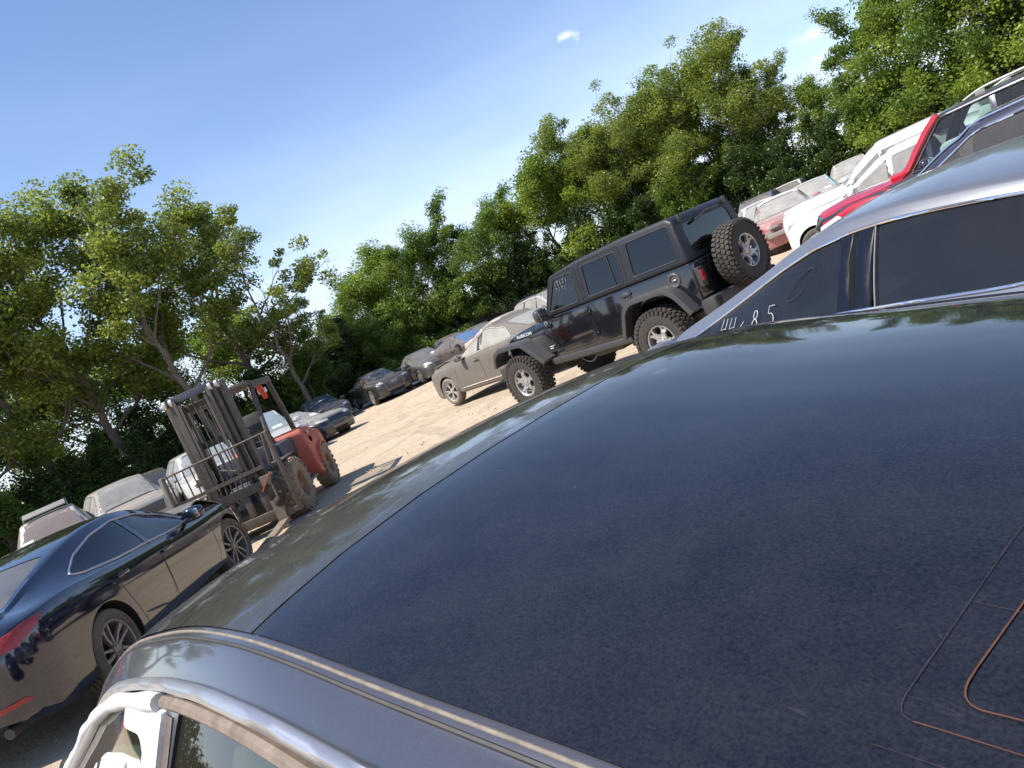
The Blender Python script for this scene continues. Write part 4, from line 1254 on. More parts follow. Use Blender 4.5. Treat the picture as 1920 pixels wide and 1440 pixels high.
# ------------------------------------------------------------------ the row on the right
GREYDUST = (.36, .33, .30)
def silver():
    S = spec_car(wb=3.0, fo=.9, ro=1.05, W=1.80, H=1.43, belt=.98, hood=1.04, yroof=.60, cowl=2.78, wtop=1.9, rtop=.25, rbase=-.55)
    S['pillars'] = [1.25]
    S['top'] = curve([(-1.05, .84), (-1.0, .98), (-.9, 1.02), (-.55, 1.07), (-.2, 1.21), (.2, 1.315), (.5, 1.365), (.8, 1.405), (1.1, 1.43), (1.3, 1.43), (1.58, 1.385), (1.89, 1.30), (2.15, 1.225), (2.5, 1.125), (2.75, 1.045), (2.95, 1.02), (3.4, .95), (3.7, .84), (3.82, .74), (3.88, .64), (3.9, .56)])
    S['belt'] = curve([(-1.05, .78), (-.9, .92), (-.3, .98), (.5, .955), (.9, .975), (1.3, .995), (1.8, .995), (2.4, .96), (2.9, .90), (3.6, .76), (3.9, .5)])
    p = paint((.30, .298, .305), .07, .26, .75, .8, .5, .3, coat=.6)
    c = Car('silver_saloon', 'silver saloon with dark windows and white chalk numbers on its front door window', 'car', (2.785, 2.60), -27, S, p, glass=glass_clear((.17, .20, .20), .055, .8, .6, GREYDUST), hollow=True, interior=(.06, .06, .055), screen=glass_clear((.3, .34, .33), .06),
            chrome=True, trimw=.008, xs_n=1.6, wheel=dict(Rt=.335, w=.225, style='double5'))
    # glossy black centre pillar and light seal
    zt = ring(S, 1.25)[13][1] - .02; zb = ring(S, 1.25)[9][1] + .03
    bp = c.wpos[-1]
    c.part(c.L, [(bp - .04, zb), (bp - .055, zt), (bp + .02, zt), (bp + .035, zb)], 'pillar_gap', plain('gap_black', (.002, .002, .002), 1.0), .0065, 4, 8)
    for x0, x1 in ((bp - .105, bp - .002), (bp + .003, bp + .085)):
        c.part(c.L, [(x0, zb), (x0 - .015, zt), (x1 - .015, zt), (x1, zb)], 'door_pillar', dusty('gloss_black', (.004, .004, .008), .22, 0, .0), .008, 4, 8, skirt=.006)
    c.line(c.L, [(bp - .112, zb), (bp - .127, zt)], 'pillar_seal', plain('pale_seal', (.26, .24, .21), .6), .0028, .008)
    # chalk marks
    ch = plain('chalk', (.60, .60, .58), .9, var=.1)
    def glyph(strokes, x0, z0, w, h):
        mb = MB()
        for st in strokes:
            pts = [c.L.pt(x0 - u * w, z0 + v * h + u * w * SL, .007) for u, v in st]
            mb.tube(pts, [.0013 + .0011 * random.Random(int(x0 * 1e4) + i).random() for i in range(len(pts))], 5)
        return mb
    circ = lambda cx, cy, rx, ry, a0=0, a1=360: [(cx + rx * math.cos(R(a)), cy + ry * math.sin(R(a))) for a in np.linspace(a0, a1, 16)]
    four = [[(.05, 1), (.0, .45), (.9, .5)], [(.8, 1), (.8, 0)]]
    six = [[(.7, 1), (.3, .8), (.1, .4)] + circ(.45, .25, .35, .25, 180, 520)]
    eight = [circ(.5, .78, .28, .22) , circ(.5, .28, .36, .28)]
    five = [[(.95, 1.02), (.25, 1.0), (.2, .62)] + circ(.45, .32, .42, .32, 110, -140)]
    SL = 0.0
    for g, w, x, z in ((four, .045, 2.12, 1.035), (four, .045, 2.05, 1.035), (six, .04, 1.965, 1.01), (eight, .05, 1.875, 1.045), (five, .055, 1.765, 1.05)):
        glyph(g, x, z, w, .080).build('chalk_number', ch, c.root)
    c.cabin(plain('grey_leather', (.16, .155, .14), .6))
    # a ring of wiped dust higher on the glass
    wip = plain('wiped_dust', (.030, .038, .036), .8)
    for k in range(2):
        mb = MB(); mb.tube([c.L.pt(CHX - .20 - .07 * math.cos(a) - .05 * math.sin(a), CHZ + .20 + .055 * math.sin(a) + .02 * math.cos(a), .0065) for a in np.linspace(.4 + k, 5.6 - k, 22)], .0016, 4)
        mb.build('wipe_mark', wip, c.root)
    return c
CHX, CHZ = 1.75, .99
SIL = silver()

def navy_neighbour():
    S = spec_car(wb=2.8, fo=.95, ro=1.05, W=1.82, H=1.56, belt=1.0, yroof=.62, rake=1.1, rtop=.2)
    p = paint((.020, .024, .060), .12, .22, .4, .9, .4)
    c = Car('navy_saloon', 'navy blue saloon with bright roof trim, just beyond the silver saloon', 'car', (4.95, 5.0), -36, S, p, glass=glass_dark(dust=.2), chrome=True, trimw=.010)
    for sg in (1, -1):
        mb = MB(); pts = [c.T.pt(x, sg * (S['yr'](x) - .01), .012) for x in np.linspace(.1, 1.7, 20)]
        mb.tube(pts, .012, 8); mb.build('roof_trim', CHROME(), c.root)
navy_neighbour()

def red_suv():
    S = spec_car(wb=2.7, fo=.92, ro=.95, W=1.86, H=1.74, belt=1.10, hood=1.13, nose=.98, yroof=.63, rake=.56, kind='suv', cowl=2.10, crown=.04)
    S['pillars'] = [.10, .90, 1.72]
    p = paint((.022, .021, .036), .10, .22, .4, .9, .4)
    red = paint((.52, .010, .028), .06, .25, .1, .6, .3)
    c = Car('sport_utility_car', 'dark roofed sport utility with bright red bonnet and windscreen pillar and long roof rails', 'sport utility', (7.86, 9.26), -40, S, p,
            glass=glass_clear((.66, .76, .71), .08, .4, .5), hollow=True, chrome=BLACK(), trimw=.012, wheel=dict(Rt=.36, w=.23, style='five'), interior=(.28, .29, .27), handlemat=BLACK())
    n = S['n']; cw = S['cowl']
    hb = [(cw + .02, -.82), (cw + .6, -.82), (n - .3, -.74), (n - .10, -.50), (n - .08, .50), (n - .3, .74), (cw + .6, .82), (cw + .02, .82)]
    c.part(c.T, hb, 'bonnet', red, .012, 24, 20, skirt=.012)
    for fr, sg in ((c.L, 1), (c.Rr, -1)):
        zt = lambda x: ring(S, x)[14][1]
        arch = [(2.7 + .43 * math.cos(a), .37 + .43 * math.sin(a)) for a in np.linspace(math.pi, 0.15, 16)]
        up = [(x, zt(x)) for x in np.linspace(n - .25, cw + .0, 10)]
        fen = [(cw + .0, .50)] + arch + [(n - .25, .45)] + up
        c.part(fr, fen, 'wing', red, .006, 30, 8)
        # windscreen pillar
        P = []
        for k in np.linspace(0, 1, 10):
            x = cw + .16 + (S['wtop'] - .02 - cw - .16) * k; P.append((x, k))
        mb = MB(); pts = []
        for x, k in P:
            rg = ring(S, x); y, z = rg[14]; pts.append(Vector((x + .02, sg * (y + .004), z + .012)))
        mb.tube(pts, [.062 - .014 * k for k in np.linspace(0, 1, 10)], 10); mb.build('windscreen_pillar', red, c.root)
        rb = MB(); pts = []
        for i, x in enumerate(np.linspace(-.55, 1.22, 24)):
            k = min(1, min(i, 23 - i) / 4); rg = ring(S, x); pts.append((x, sg * (rg[15][0] - .02), rg[15][1] + .02 + .055 * math.sin(k * math.pi / 2)))
        rb.tube(pts, .017, 8)
        for x in (-.4, .3, 1.02): rb.box((x, sg * (ring(S, x)[15][0] - .02), ring(S, x)[15][1] + .03), (.12, .03, .06), None, 0, .01)
        rb.build('roof_rail', dusty('rail_grey', (.30, .30, .29), .45, .5, .3), c.root)
    c.part(c.L, [(n - .62, .86), (n - .55, .95), (n - .18, .86), (n - .16, .74)], 'headlight', plain('white_lamp', (.75, .75, .75), .25, var=.05), .016, 10, 4, skirt=.01)
    c.cabin(plain('grey_cloth_seat', (.26, .27, .26), .85), z=.62)
    ab = MB(); ab.ell((1.42, .62, 1.20), .24, .05, .13, 18, 12, p=3.2); ab.ell((1.05, .60, 1.38), .10, .05, .20, p=3, rot=Matrix.Rotation(-.35, 3, 'Y'))
    ab.build('side_airbag', plain('airbag_cloth', (.62, .70, .66), .8, var=.06), c.root)
    return c
red_suv()

def roof_rails(c, x0, x1, mat, inset=.03, r=.014, h=.045):
    S = c.S
    for sg in (1, -1):
        rb = MB(); pts = []
        for i, x in enumerate(np.linspace(x0, x1, 20)):
            k = min(1, min(i, 19 - i) / 3); rg = ring(S, x); pts.append((x, sg * (rg[15][0] - inset), rg[15][1] + .012 + h * math.sin(k * math.pi / 2)))
        rb.tube(pts, r, 6); rb.build('roof_rail', mat, c.root)

def antenna(c, x, L=.35, tilt=.5, y=0.0):
    p = c.T.pt(x, y, 0); mb = MB(); mb.tube([p, p + Vector((-math.sin(tilt), 0, math.cos(tilt))) * L], [.006, .003], 6); mb.ell(p, .03, .02, .012)
    mb.build('aerial', BLACK(), c.root)

def placard(c, y, b, w=.22, h=.16, mat=None):
    """paper stuck on the windscreen"""
    return c.part(c.scr, [(y - w / 2, b), (y - w / 2, b + h), (y + w / 2, b + h), (y + w / 2, b)], 'paper_notice', mat or PAPER(), .012, 4, 3)

def front_face(c, grille=(.42, .30), gz=.58, lamp=.14, style='plain', lampmat=None, bumper=True):
    S = c.S; n = S['n']; hw = S['wp'](n - .1)
    gw, gh = grille
    c.part(c.F, rounded([(-gw, gz - gh / 2), (-gw * 1.08, gz + gh / 2), (gw * 1.08, gz + gh / 2), (gw, gz - gh / 2)], .04), 'grille', BLACK(), .006, 16, 6)
    mb = MB()
    k = int(gh / .035)
    for i in range(k):
        z = gz - gh / 2 + gh * (i + .5) / k
        mb.tube([c.F.pt(y, z, .012) for y in np.linspace(-gw * .98, gw * .98, 7)], .005, 4)
    mb.tube(line_pts(c.F, rounded([(-gw, gz - gh / 2), (-gw * 1.08, gz + gh / 2), (gw * 1.08, gz + gh / 2), (gw, gz - gh / 2)], .04), .008, .08, True), .008, 5, closed=True)
    mb.build('grille_bars', dusty('grille_metal', (.4, .4, .4), .3, .8, .35), c.root)
    zh = S['nosez'] if 'nosez' in S else S['top'](n - .22) - .10
    for sg in (1, -1):
        P = [(sg * (gw * 1.15), zh - lamp * .45), (sg * (gw * 1.15), zh + lamp * .2), (sg * hw * .97, zh + lamp * .5), (sg * hw * 1.03, zh - lamp * .1)]
        c.part(c.F, P, 'headlight', lampmat or LAMP(), .007, 8, 4)
    if bumper:
        c.part(c.F, rounded([(-gw * .9, .24), (-gw, .36), (gw, .36), (gw * .9, .24)], .03), 'air_intake', VOID(), .006, 12, 4)

def row_cars():
    white = paint((.72, .72, .72), .35, .35, 0, 1.0, .4, 0, (.55, .50, .44))
    dustscreen = glass_dark((.05, .05, .05), .85, 1.0, 1.0, (.46, .43, .38))
    # white crossover next to the red and dark one
    S = spec_car(wb=2.6, fo=.68, ro=.9, W=1.80, H=1.54, belt=.98, hood=1.03, nose=.86, yroof=.56, rake=.95, kind='suv', cowl=2.05)
    S['pillars'] = [.35, 1.05]; xw = np.linspace(1.95, -.5, 9); lowdlo = lambda S, d: [(x, max(S['belt'](x), ring(S, x)[9][1]) + .035) for x in np.linspace(S['cowl'] - .1, S['rtop'], 9)] + [(x, ring(S, x)[13][1] - d) for x in np.linspace(S['rtop'] - .05, S['wtop'] - .05, 9)]
    c = Car('white_crossover', 'white crossover with dusty side windows, right beyond the red windscreen pillar', 'car', WC1[:2], WC1[2], S, white, dlo=lowdlo(S, .07), glass=glass_dark((.06, .06, .055), .7, 1, .9, (.42, .40, .36)), wheel=dict(Rt=.35, w=.22, style='five'))
    front_face(c); antenna(c, .1)
    S = spec_car(wb=2.9, fo=.95, ro=1.0, W=1.92, H=1.74, belt=1.05, hood=1.15, nose=1.0, yroof=.62, rake=.9, kind='suv', cowl=2.25)
    S['pillars'] = [.3, 1.25]
    c = Car('white_sport_utility', 'tall white sport utility with a short aerial on its roof, beyond the white crossover', 'sport utility', WC2[:2], WC2[2], S, white, dlo=lowdlo(S, .14), glass=glass_dark((.06, .06, .055), .6, 1, .8, (.42, .40, .36)), wheel=dict(Rt=.37, w=.24, style='five'))
    antenna(c, 1.7, .45, .75, .2); front_face(c)
    S = spec_car(wb=2.7, fo=.9, ro=.95, W=1.80, H=1.46, belt=.95, rake=1.0)
    c = Car('white_saloon', 'dusty white saloon with a light blue roof edge and a sticker on its windscreen', 'car', WC3[:2], WC3[2], S, white, glass=dustscreen)
    placard(c, .42, .1, .2, .12); front_face(c)
    for sg in (1, -1):
        mb = MB(); mb.tube([c.T.pt(x, sg * (S['yr'](x) - .01), .006) for x in np.linspace(.3, S['cowl'] - .1, 22)], .016, 6)
        mb.build('roof_edge', plain('light_blue_paint', (.16, .46, .62), .3), c.root)
    # red car with its nose torn off, thick dust
    S = spec_car(wb=2.7, fo=.75, ro=.95, W=1.80, H=1.47, belt=.97, hood=1.0, nose=.88, rake=.95)
    redd = paint((.30, .025, .03), .62, .4, 0, 1.0, .35, 0, (.52, .42, .37))
    c = Car('damaged_red_car', 'dust covered red car with a white roof and broken front end behind the spare wheel', 'car', WC4[:2], WC4[2], S, redd, glass=dustscreen)
    n = S['n']
    poly = [(x, -S['yr'](x) + .0) for x in np.linspace(.25, S['wtop'] + .02, 8)] + [(x, S['yr'](x) - .0) for x in np.linspace(S['wtop'] + .02, .25, 8)]
    c.part(c.T, poly, 'roof_skin', white, .006, 16, 10)
    mb = MB(); rr = random.Random(8)
    for k in range(9):
        mb.box((n + .02 + rr.uniform(-.05, .10), rr.uniform(-.6, .6), rr.uniform(.45, .8)), (rr.uniform(.05, .2), rr.uniform(.1, .35), rr.uniform(.03, .12)), Matrix.Rotation(rr.uniform(-.5, .5), 3, 'X'), rr.choice([0, 1, 1]), .008)
    mb.box((n + .08, 0, .55), (.08, 1.3, .12), None, 1, .02)
    mb.build('crash_damage', [redd, dusty('bare_dusty_metal', (.3, .28, .25), .6, .3, .7)], c.root)
    mb = MB(); mb.box((n + .12, .62, .62), (.38, .5, .34), Matrix.Rotation(.3, 3, 'Z'), 0, .08); mb.build('loose_bumper', dusty('dusty_white_plastic', (.6, .6, .58), .5, 0, .6), c.root)
    S = spec_car(wb=2.7, fo=.9, ro=.95, W=1.82, H=1.50, belt=.96, kind='suv', hood=1.02, nose=.88)
    c = Car('white_hatchback', 'white hatchback between the dusty red car and the trees', 'car', WC7[:2], WC7[2], S, white, glass=dustscreen); front_face(c)
    S = spec_car(wb=2.8, fo=.9, ro=.95, W=1.86, H=1.58, belt=1.0, kind='suv', hood=1.06, nose=.92)
    c = Car('cream_estate_car', 'cream white estate car behind the saloon with the light blue roof edge', 'car', WC8[:2], WC8[2], S, paint((.66, .63, .56), .35, .35, 0, 1.0, .4), glass=dustscreen); front_face(c); roof_rails(c, -.4, 1.2, CHROME())
    # two far ones with rails
    S = spec_car(wb=2.75, fo=.9, ro=.95, W=1.86, H=1.68, belt=1.03, hood=1.08, nose=.95, yroof=.62, kind='suv', rake=.9)
    c = Car('blue_estate_car', 'dark blue estate car with silver roof rails just over the off roader roof', 'car', WC5[:2], WC5[2], S, paint((.03, .05, .16), .4, .35, .2), glass=glass_dark(dust=.5), wheel=dict(Rt=.35))
    roof_rails(c, -.4, 1.2, CHROME())
    c = Car('white_estate_car', 'white estate car with roof rails and a thin aerial, left of the blue edged car', 'car', WC6[:2], WC6[2], S, white, glass=glass_dark(dust=.5), wheel=dict(Rt=.35))
    roof_rails(c, -.4, 1.2, CHROME()); antenna(c, 1.2, .4, .7)
def from_point(p, yaw, lx, ly):
    F = (math.sin(R(yaw)), math.cos(R(yaw))); L = (-F[1], F[0])
    return (p[0] - F[0] * lx - L[0] * ly, p[1] - F[1] * lx - L[1] * ly, yaw)
WC1 = from_point(at(1575, 363, D=14), -42, 1.95, .80); WC2 = (10.55, 16.2, -45)
WC3 = from_point(at(1530, 365, D=25), -160, 2.15, 0); WC4 = from_point(at(1475, 410, D=21.5), -160, 2.18, 0)
WC7 = from_point(at(1430, 385, D=26), -165, 2.15, 0); WC8 = from_point(at(1600, 322, D=30), -155, 2.15, 0)
WC5 = from_point(at(1415, 365, D=30), -150, 1.0, 0); WC6 = from_point(at(1470, 333, D=36), -150, 1.0, 0)
row_cars()
# ------------------------------------------------------------------ black off roader
def bevel_mesh(me, w, seg=2, ang=25):
    bm = bmesh.new(); bm.from_mesh(me)
    ed = [e for e in bm.edges if len(e.link_faces) == 2 and e.calc_face_angle(0) > R(ang)]
    bmesh.ops.bevel(bm, geom=ed, offset=w, segments=seg, affect='EDGES', profile=.5, clamp_overlap=True)
    bm.to_mesh(me); bm.free(); shade(me, 40); return me

def off_roader():
    root = thing('off_road_car', 'black four door off roader with knobbly tyres and a spare wheel on the tailgate', 'off roader', (2.706, 10.55), -37.8)
    P = paint((.003, .004, .008), .04, .12, .0, .9, .35)
    TOP = dusty('hardtop', (.005, .007, .011), .5, 0, .035)
    FL = dusty('flare_plastic', (.038, .038, .041), .5, 0, .10)
    hw = .745
    side = lambda z: hw - (max(z, 1.24) - 1.24) * .17
    # tub
    mb = MB(); prof = [(-.74, .66), (-.74, 1.245), (2.12, 1.245), (2.12, .60), (.2, .60)]
    mb.prism(prof, lambda a, b: (a, -hw, b), lambda a, b: (a, hw, b))
    tub = mb.build('body', [P, VOID()], root, 40); bevel_mesh(tub.data, .035, 3)
    # cabin
    cab = [(-.735, 1.247), (-.66, 1.80), (-.56, 1.855), (.2, 1.875), (1.2, 1.855), (1.74, 1.80), (1.80, 1.77), (2.08, 1.247)]
    mb = MB(); mb.prism(cab, lambda a, b: (a, -side(b), b), lambda a, b: (a, side(b), b))
    top = mb.build('hardtop', [TOP, VOID()], root, 40); bevel_mesh(top.data, .04, 3)
    bm = bmesh.new(); bm.from_mesh(top.data); bv = BVHTree.FromBMesh(bm); bm.free()
    bm = bmesh.new(); bm.from_mesh(tub.data); bt = BVHTree.FromBMesh(bm); bm.free()
    L = Frame(bv, (0, 3, 0), (1, 0, 0), (0, 0, 1), (0, -1, 0)); Rf = Frame(bv, (0, -3, 0), (1, 0, 0), (0, 0, 1), (0, 1, 0))
    LT = Frame(bt, (0, 3, 0), (1, 0, 0), (0, 0, 1), (0, -1, 0)); RT = Frame(bt, (0, -3, 0), (1, 0, 0), (0, 0, 1), (0, 1, 0))
    BK = Frame(bv, (-3, 0, 0), (0, 1, 0), (0, 0, 1), (1, 0, 0)); SC = Frame(bv, (4, 0, 0), (0, 1, 0), (0, 0, 1), (-1, 0, 0))
    wins = [[(1.27, 1.305), (1.27, 1.735), (1.67, 1.735), (1.93, 1.305)], [(.36, 1.31), (.36, 1.745), (1.05, 1.75), (1.05, 1.305)], [(-.62, 1.33), (-.58, 1.77), (.16, 1.785), (.16, 1.33)]]
    cut = []
    c = MB(); c.prism([(-.66, 1.10), (-.60, 1.77), (-.5, 1.82), (1.2, 1.82), (1.72, 1.76), (1.98, 1.10)], lambda a, b: (a, -(side(b) - .05), b), lambda a, b: (a, side(b) - .05, b), 1)
    cut.append(c.build('cutter', [TOP, VOID()], root))
    for w in wins:
        for sg in (1, -1):
            c = MB(); c.prism(rounded(w, .05), lambda a, b: (a, sg * .3, b), lambda a, b: (a, sg * 1.2, b), 1); cut.append(c.build('cutter', [TOP, VOID()], root))
    for x0, x1 in ((-1.5, -.3), (1.5, 2.6)):
        pl = rounded([(-.54, 1.33), (-.50, 1.72), (.50, 1.72), (.54, 1.33)], .06)
        c = MB(); c.prism(pl, lambda a, b: (x0, a, b), lambda a, b: (x1, a, b), 1); cut.append(c.build('cutter', [TOP, VOID()], root))
    boolean(top, cut); shade(top.data, 35)
    cut = []
    for x in (0, 2.947):
        c = MB(); c.lathe([(0, -1.2), (.50, -1.2), (.50, 1.2), (0, 1.2)], 36, c=(x, 0, .50), mi=1); cut.append(c.build('cutter', [P, VOID()], root))
    c = MB(); c.box((.70, 0, 1.05), (2.5, 1.32, .5), mi=1); cut.append(c.build('cutter', [P, VOID()], root))
    boolean(tub, cut); shade(tub.data, 35)
    gdark = glass_clear((.06, .07, .08), .02, .4, .5); gclear = glass_clear((.50, .66, .60), .06, .4, .5)
    for i, w in enumerate(wins):
        for fr in (L, Rf):
            P2 = rounded(shrink(w, -.012), .05)
            patch(fr, P2, -.006, 16, 6).build('side_window', gclear if i == 0 else gdark, root, 60)
            mb = MB(); mb.tube(line_pts(fr, rounded(w, .05), .001, .06, True), .008, 6, closed=True); mb.build('window_seal', TRIM(), root)
    for fr, nm in ((BK, 'rear_window'), (SC, 'windscreen')):
        patch(fr, rounded([(-.555, 1.315), (-.515, 1.735), (.515, 1.735), (.555, 1.315)], .06), -.008, 14, 6).build(nm, gdark if nm[0] == 'r' else gclear, root, 60)
    # door outlines, body line, window divider
    mb = MB(); mb.tube(line_pts(L, [(1.95, 1.262), (-.70, 1.262)], -.002, .1), .006, 5)
    for fr, ft in ((L, LT), (Rf, RT)):
        for pts in ([(2.03, 1.23), (2.03, .76), (1.96, .68), (1.24, .68), (1.16, .76), (1.155, 1.235)], [(1.135, 1.235), (1.13, .76), (1.06, .68), (.72, .68), (.50, .86), (.34, 1.06), (.29, 1.235)]):
            mb = MB(); mb.tube(line_pts(ft, rounded_open(pts, .07), 0, .05), .0065, 5); mb.build('panel_gap', VOID(), root)
        for pts in ([(2.04, 1.26), (1.74, 1.78), (1.20, 1.79), (1.17, 1.26)], [(1.12, 1.26), (1.12, 1.80), (.30, 1.80), (.29, 1.26)]):
            mb = MB(); mb.tube(line_pts(fr, rounded_open(pts, .05), 0, .05), .005, 5); mb.build('panel_gap', VOID(), root)
        mb = MB(); mb.tube(line_pts(fr, [(1.95, 1.262), (-.70, 1.262)], -.002, .1), .006, 5); mb.build('panel_gap', VOID(), root)
    mb = MB(); mb.tube(line_pts(L, [(.50, 1.31), (.54, 1.745)], .0, .05), .009, 6); mb.tube(line_pts(Rf, [(.50, 1.31), (.54, 1.745)], .0, .05), .009, 6); mb.build('window_divider', TRIM(), root)
    # bonnet and grille
    def hood_ring(x, w, zt, zb):
        pts = [(w, zb), (w, zt - .16), (w - .015, zt - .07), (w - .06, zt - .015), (w - .16, zt + .004), (w * .5, zt + .022), (0, zt + .028)]
        full = [(x, y, z) for y, z in pts] + [(x, -y, z) for y, z in pts[-2::-1]]; return full
    st = [(2.06, .69, 1.235, .72), (2.3, .68, 1.23, .72), (2.7, .65, 1.20, .72), (3.1, .615, 1.165, .72), (3.30, .60, 1.14, .72), (3.37, .585, 1.10, .72), (3.40, .57, 1.04, .74)]
    mb = MB(); rg = [hood_ring(*a) for a in st]; n = len(rg[0]); vs = [v for r in rg for v in r]
    fs = [(i * n + k, i * n + (k + 1) % n, (i + 1) * n + (k + 1) % n, (i + 1) * n + k) for i in range(len(rg) - 1) for k in range(n)] + [tuple(range(n)), tuple((len(rg) - 1) * n + k for k in range(n))]
    mb.add(vs, fs); hood = mb.build('bonnet', P, root, 38)
    bm = bmesh.new(); bm.from_mesh(hood.data); bh = BVHTree.FromBMesh(bm); bm.free()
    HL = Frame(bh, (0, 3, 0), (1, 0, 0), (0, 0, 1), (0, -1, 0)); HR = Frame(bh, (0, -3, 0), (1, 0, 0), (0, 0, 1), (0, 1, 0))
    mb = MB()
    for fr in (HL, HR):
        mb.tube(line_pts(fr, [(2.10, 1.06), (2.6, 1.045), (3.36, .985)], .0, .08), .007, 5)
    mb.build('bonnet_gap', VOID(), root)
    mb = MB()
    for k in range(7):
        y = (k - 3) * .098; mb.box((3.402, y, .915), (.012, .05, .24), mi=0, ch=.004)
    mb.build('grille', VOID(), root)
    for sg in (1, -1):
        mb = MB(); mb.lathe([(0, 3.435), (.06, 3.43), (.088, 3.41), (.095, 3.39)], 24, 'x', c=(0, sg * .43, .98)); mb.build('headlight', LAMP(), root)
        mb = MB(); mb.box((3.39, sg * .80, .99), (.05, .12, .06), None, 0, .015); mb.build('turn_signal', dusty('amber_lens', (.45, .12, .01), .3, 0, .1), root)
    mb = MB(); mb.box((3.58, 0, .64), (.18, 1.42, .18), None, 0, .03); mb.box((3.48, .35, .62), (.2, .08, .1)); mb.box((3.48, -.35, .62), (.2, .08, .1)); mb.build('front_bumper', FL, root)
    mb = MB(); mb.box((-.82, 0, .66), (.16, 1.46, .20), None, 0, .035); mb.box((-.79, .66, .66), (.22, .18, .19), None, 0, .03); mb.box((-.79, -.66, .66), (.22, .18, .19), None, 0, .03); mb.build('rear_bumper', FL, root)
    # flares
    def flare(path, y0=.60, y1=.925):
        for sg in (1, -1):
            mb = MB(); pp = rounded_open(path, .10, 5); N = len(pp); th = .05; vs = []
            for i, p in enumerate(pp):
                a = Vector(pp[max(i - 1, 0)]); b = Vector(pp[min(i + 1, N - 1)]); d = (b - a).normalized(); nn = Vector((-d.y, d.x))
                if nn.y < 0 and abs(nn.y) > .2: nn = -nn
                nn = -nn if (Vector(p) - Vector((pp[0][0] * .5 + pp[-1][0] * .5, .4))).dot(nn) < 0 else nn
                o = Vector(p); q = o - nn * th
                for (y, w) in ((y0, o), (y1 - .03, o), (y1 - .006, o - nn * .008), (y1, o - nn * .025), (y1, q - nn * .02), (y1 - .025, q - nn * .02), (y1 - .03, q), (y0, q)):
                    vs.append((w.x, sg * y, w.y))
            fs = [(i * 8 + k, i * 8 + (k + 1) % 8, (i + 1) * 8 + (k + 1) % 8, (i + 1) * 8 + k) for i in range(N - 1) for k in range(8)] + [tuple(range(8)), tuple((N - 1) * 8 + k for k in range(8))]
            mb.add(vs, fs); mb.build('wheel_flare', FL, root, 40)
    flare([(3.50, .80), (3.42, 1.00), (3.26, 1.075), (2.66, 1.06), (2.34, .74), (2.26, .665)])
    flare([(-.66, .68), (-.50, .96), (-.34, 1.085), (.28, 1.085), (.44, .98), (.60, .62)])
    # doors furniture
    for ft, sg in ((LT, 1), (RT, -1)):
        for hx in (1.29, .40):
            h = MB(); p = Vector((hx, sg * (hw + .004), 1.145)); h.box(p + Vector((0, sg * .022, 0)), (.19, .022, .03), None, 0, .01); h.ell(p + Vector((0.02, 0, 0)), .075, .012, .04)
            h.tube([p + Vector((-.09, 0, 0)), p + Vector((-.09, sg * .022, 0))], .014, 6); h.build('door_handle', BLACK(), root)
        for hx, zz in ((2.06, 1.12), (2.06, .80), (1.175, 1.12), (1.175, .80)):
            h = MB(); h.box((hx, sg * (hw + .012), zz), (.13, .022, .045), None, 0, .008); h.tube([(hx - .02, sg * (hw + .02), zz - .035), (hx - .02, sg * (hw + .02), zz + .035)], .014, 8); h.build('door_hinge', P, root)
        h = MB(); h.ell((1.93, sg * (hw + .19), 1.33), .075, .11, .105, p=2.8); h.box((1.94, sg * (hw + .05), 1.24), (.06, .16, .05), None, 0, .015); h.box((1.86, sg * (hw + .19), 1.33), (.012, .17, .15), None, 1, .004)
        h.build('wing_mirror', [BLACK(), plain('mirror_glass', (.5, .5, .5), .05, 1.0)], root, 50)
        mb = MB(); mb.beam((.56, sg * .72, .565), (2.28, sg * .72, .585), .10, .10, ch=.03); mb.build('side_sill', FL, root)
        mb = MB(); mb.box((-.765, sg * .66, 1.03), (.08, .10, .25), None, 0, .012); mb.build('tail_light_housing', BLACK(), root)
        mb = MB(); mb.box((-.772, sg * .66, 1.05), (.10, .085, .14), None, 0, .015); mb.build('tail_light', REDLENS(), root)
    # filler cap
    mb = MB(); mb.lathe([(.095, hw + .008), (.085, hw + .018), (.068, hw + .014), (.062, hw - .0), (0, hw + .001)], 28, c=(-.44, 0, 1.105)); mb.build('fuel_cap_ring', dusty('filler_ring', (.10, .10, .10), .4, .3, .2), root)
    mb = MB(); mb.ell((-.44, hw + .010, 1.105), .04, .012, .012); mb.build('fuel_cap', CHROME(), root)
    # spare wheel, brake lamp, wiper, tailgate hinges
    tm = wheel_meshes(Rt=.425, w=.30, Rr=.225, style='rugged', chunky='mud', tyre=dusty('mud_tyre', (.024, .023, .021), .85, 0, .28, dustcol=(.24, .19, .145)), rim=dusty('machined_alloy', (.52, .51, .50), .35, .6, .25))
    sp = link('spare_wheel', tm[0], root); sp.location = (-.97, -.02, 1.09); sp.scale = (.95, .95, .95); sp.rotation_euler = (0, 0, R(90))
    for nm, m_ in (('tyre', tm[1]), ('rim', tm[2])):
        o = link(nm, m_, sp); o.rotation_euler = (0, .4, 0)
    mb = MB(); mb.tube([(-.74, 0, 1.09), (-.95, 0, 1.09)], .09, 12); mb.build('spare_carrier', BLACK(), root)
    mb = MB(); mb.beam((-.70, -.1, 1.76), (-.73, .28, 1.70), .02, .03); mb.tube([(-.725, -.25, 1.765), (-.745, -.25, 1.76), (-.745, .1, 1.755)], .010, 6); mb.build('rear_wiper', BLACK(), root)
    for y in (-.52, .52):
        mb = MB(); mb.box((-.685, y, 1.80), (.04, .05, .10), None, 0, .01); mb.build('hatch_hinge', BLACK(), root)
    for zz in (.88, 1.18):
        mb = MB(); mb.box((-.757, -.62, zz), (.03, .16, .05), None, 0, .01); mb.build('tailgate_hinge', P, root)
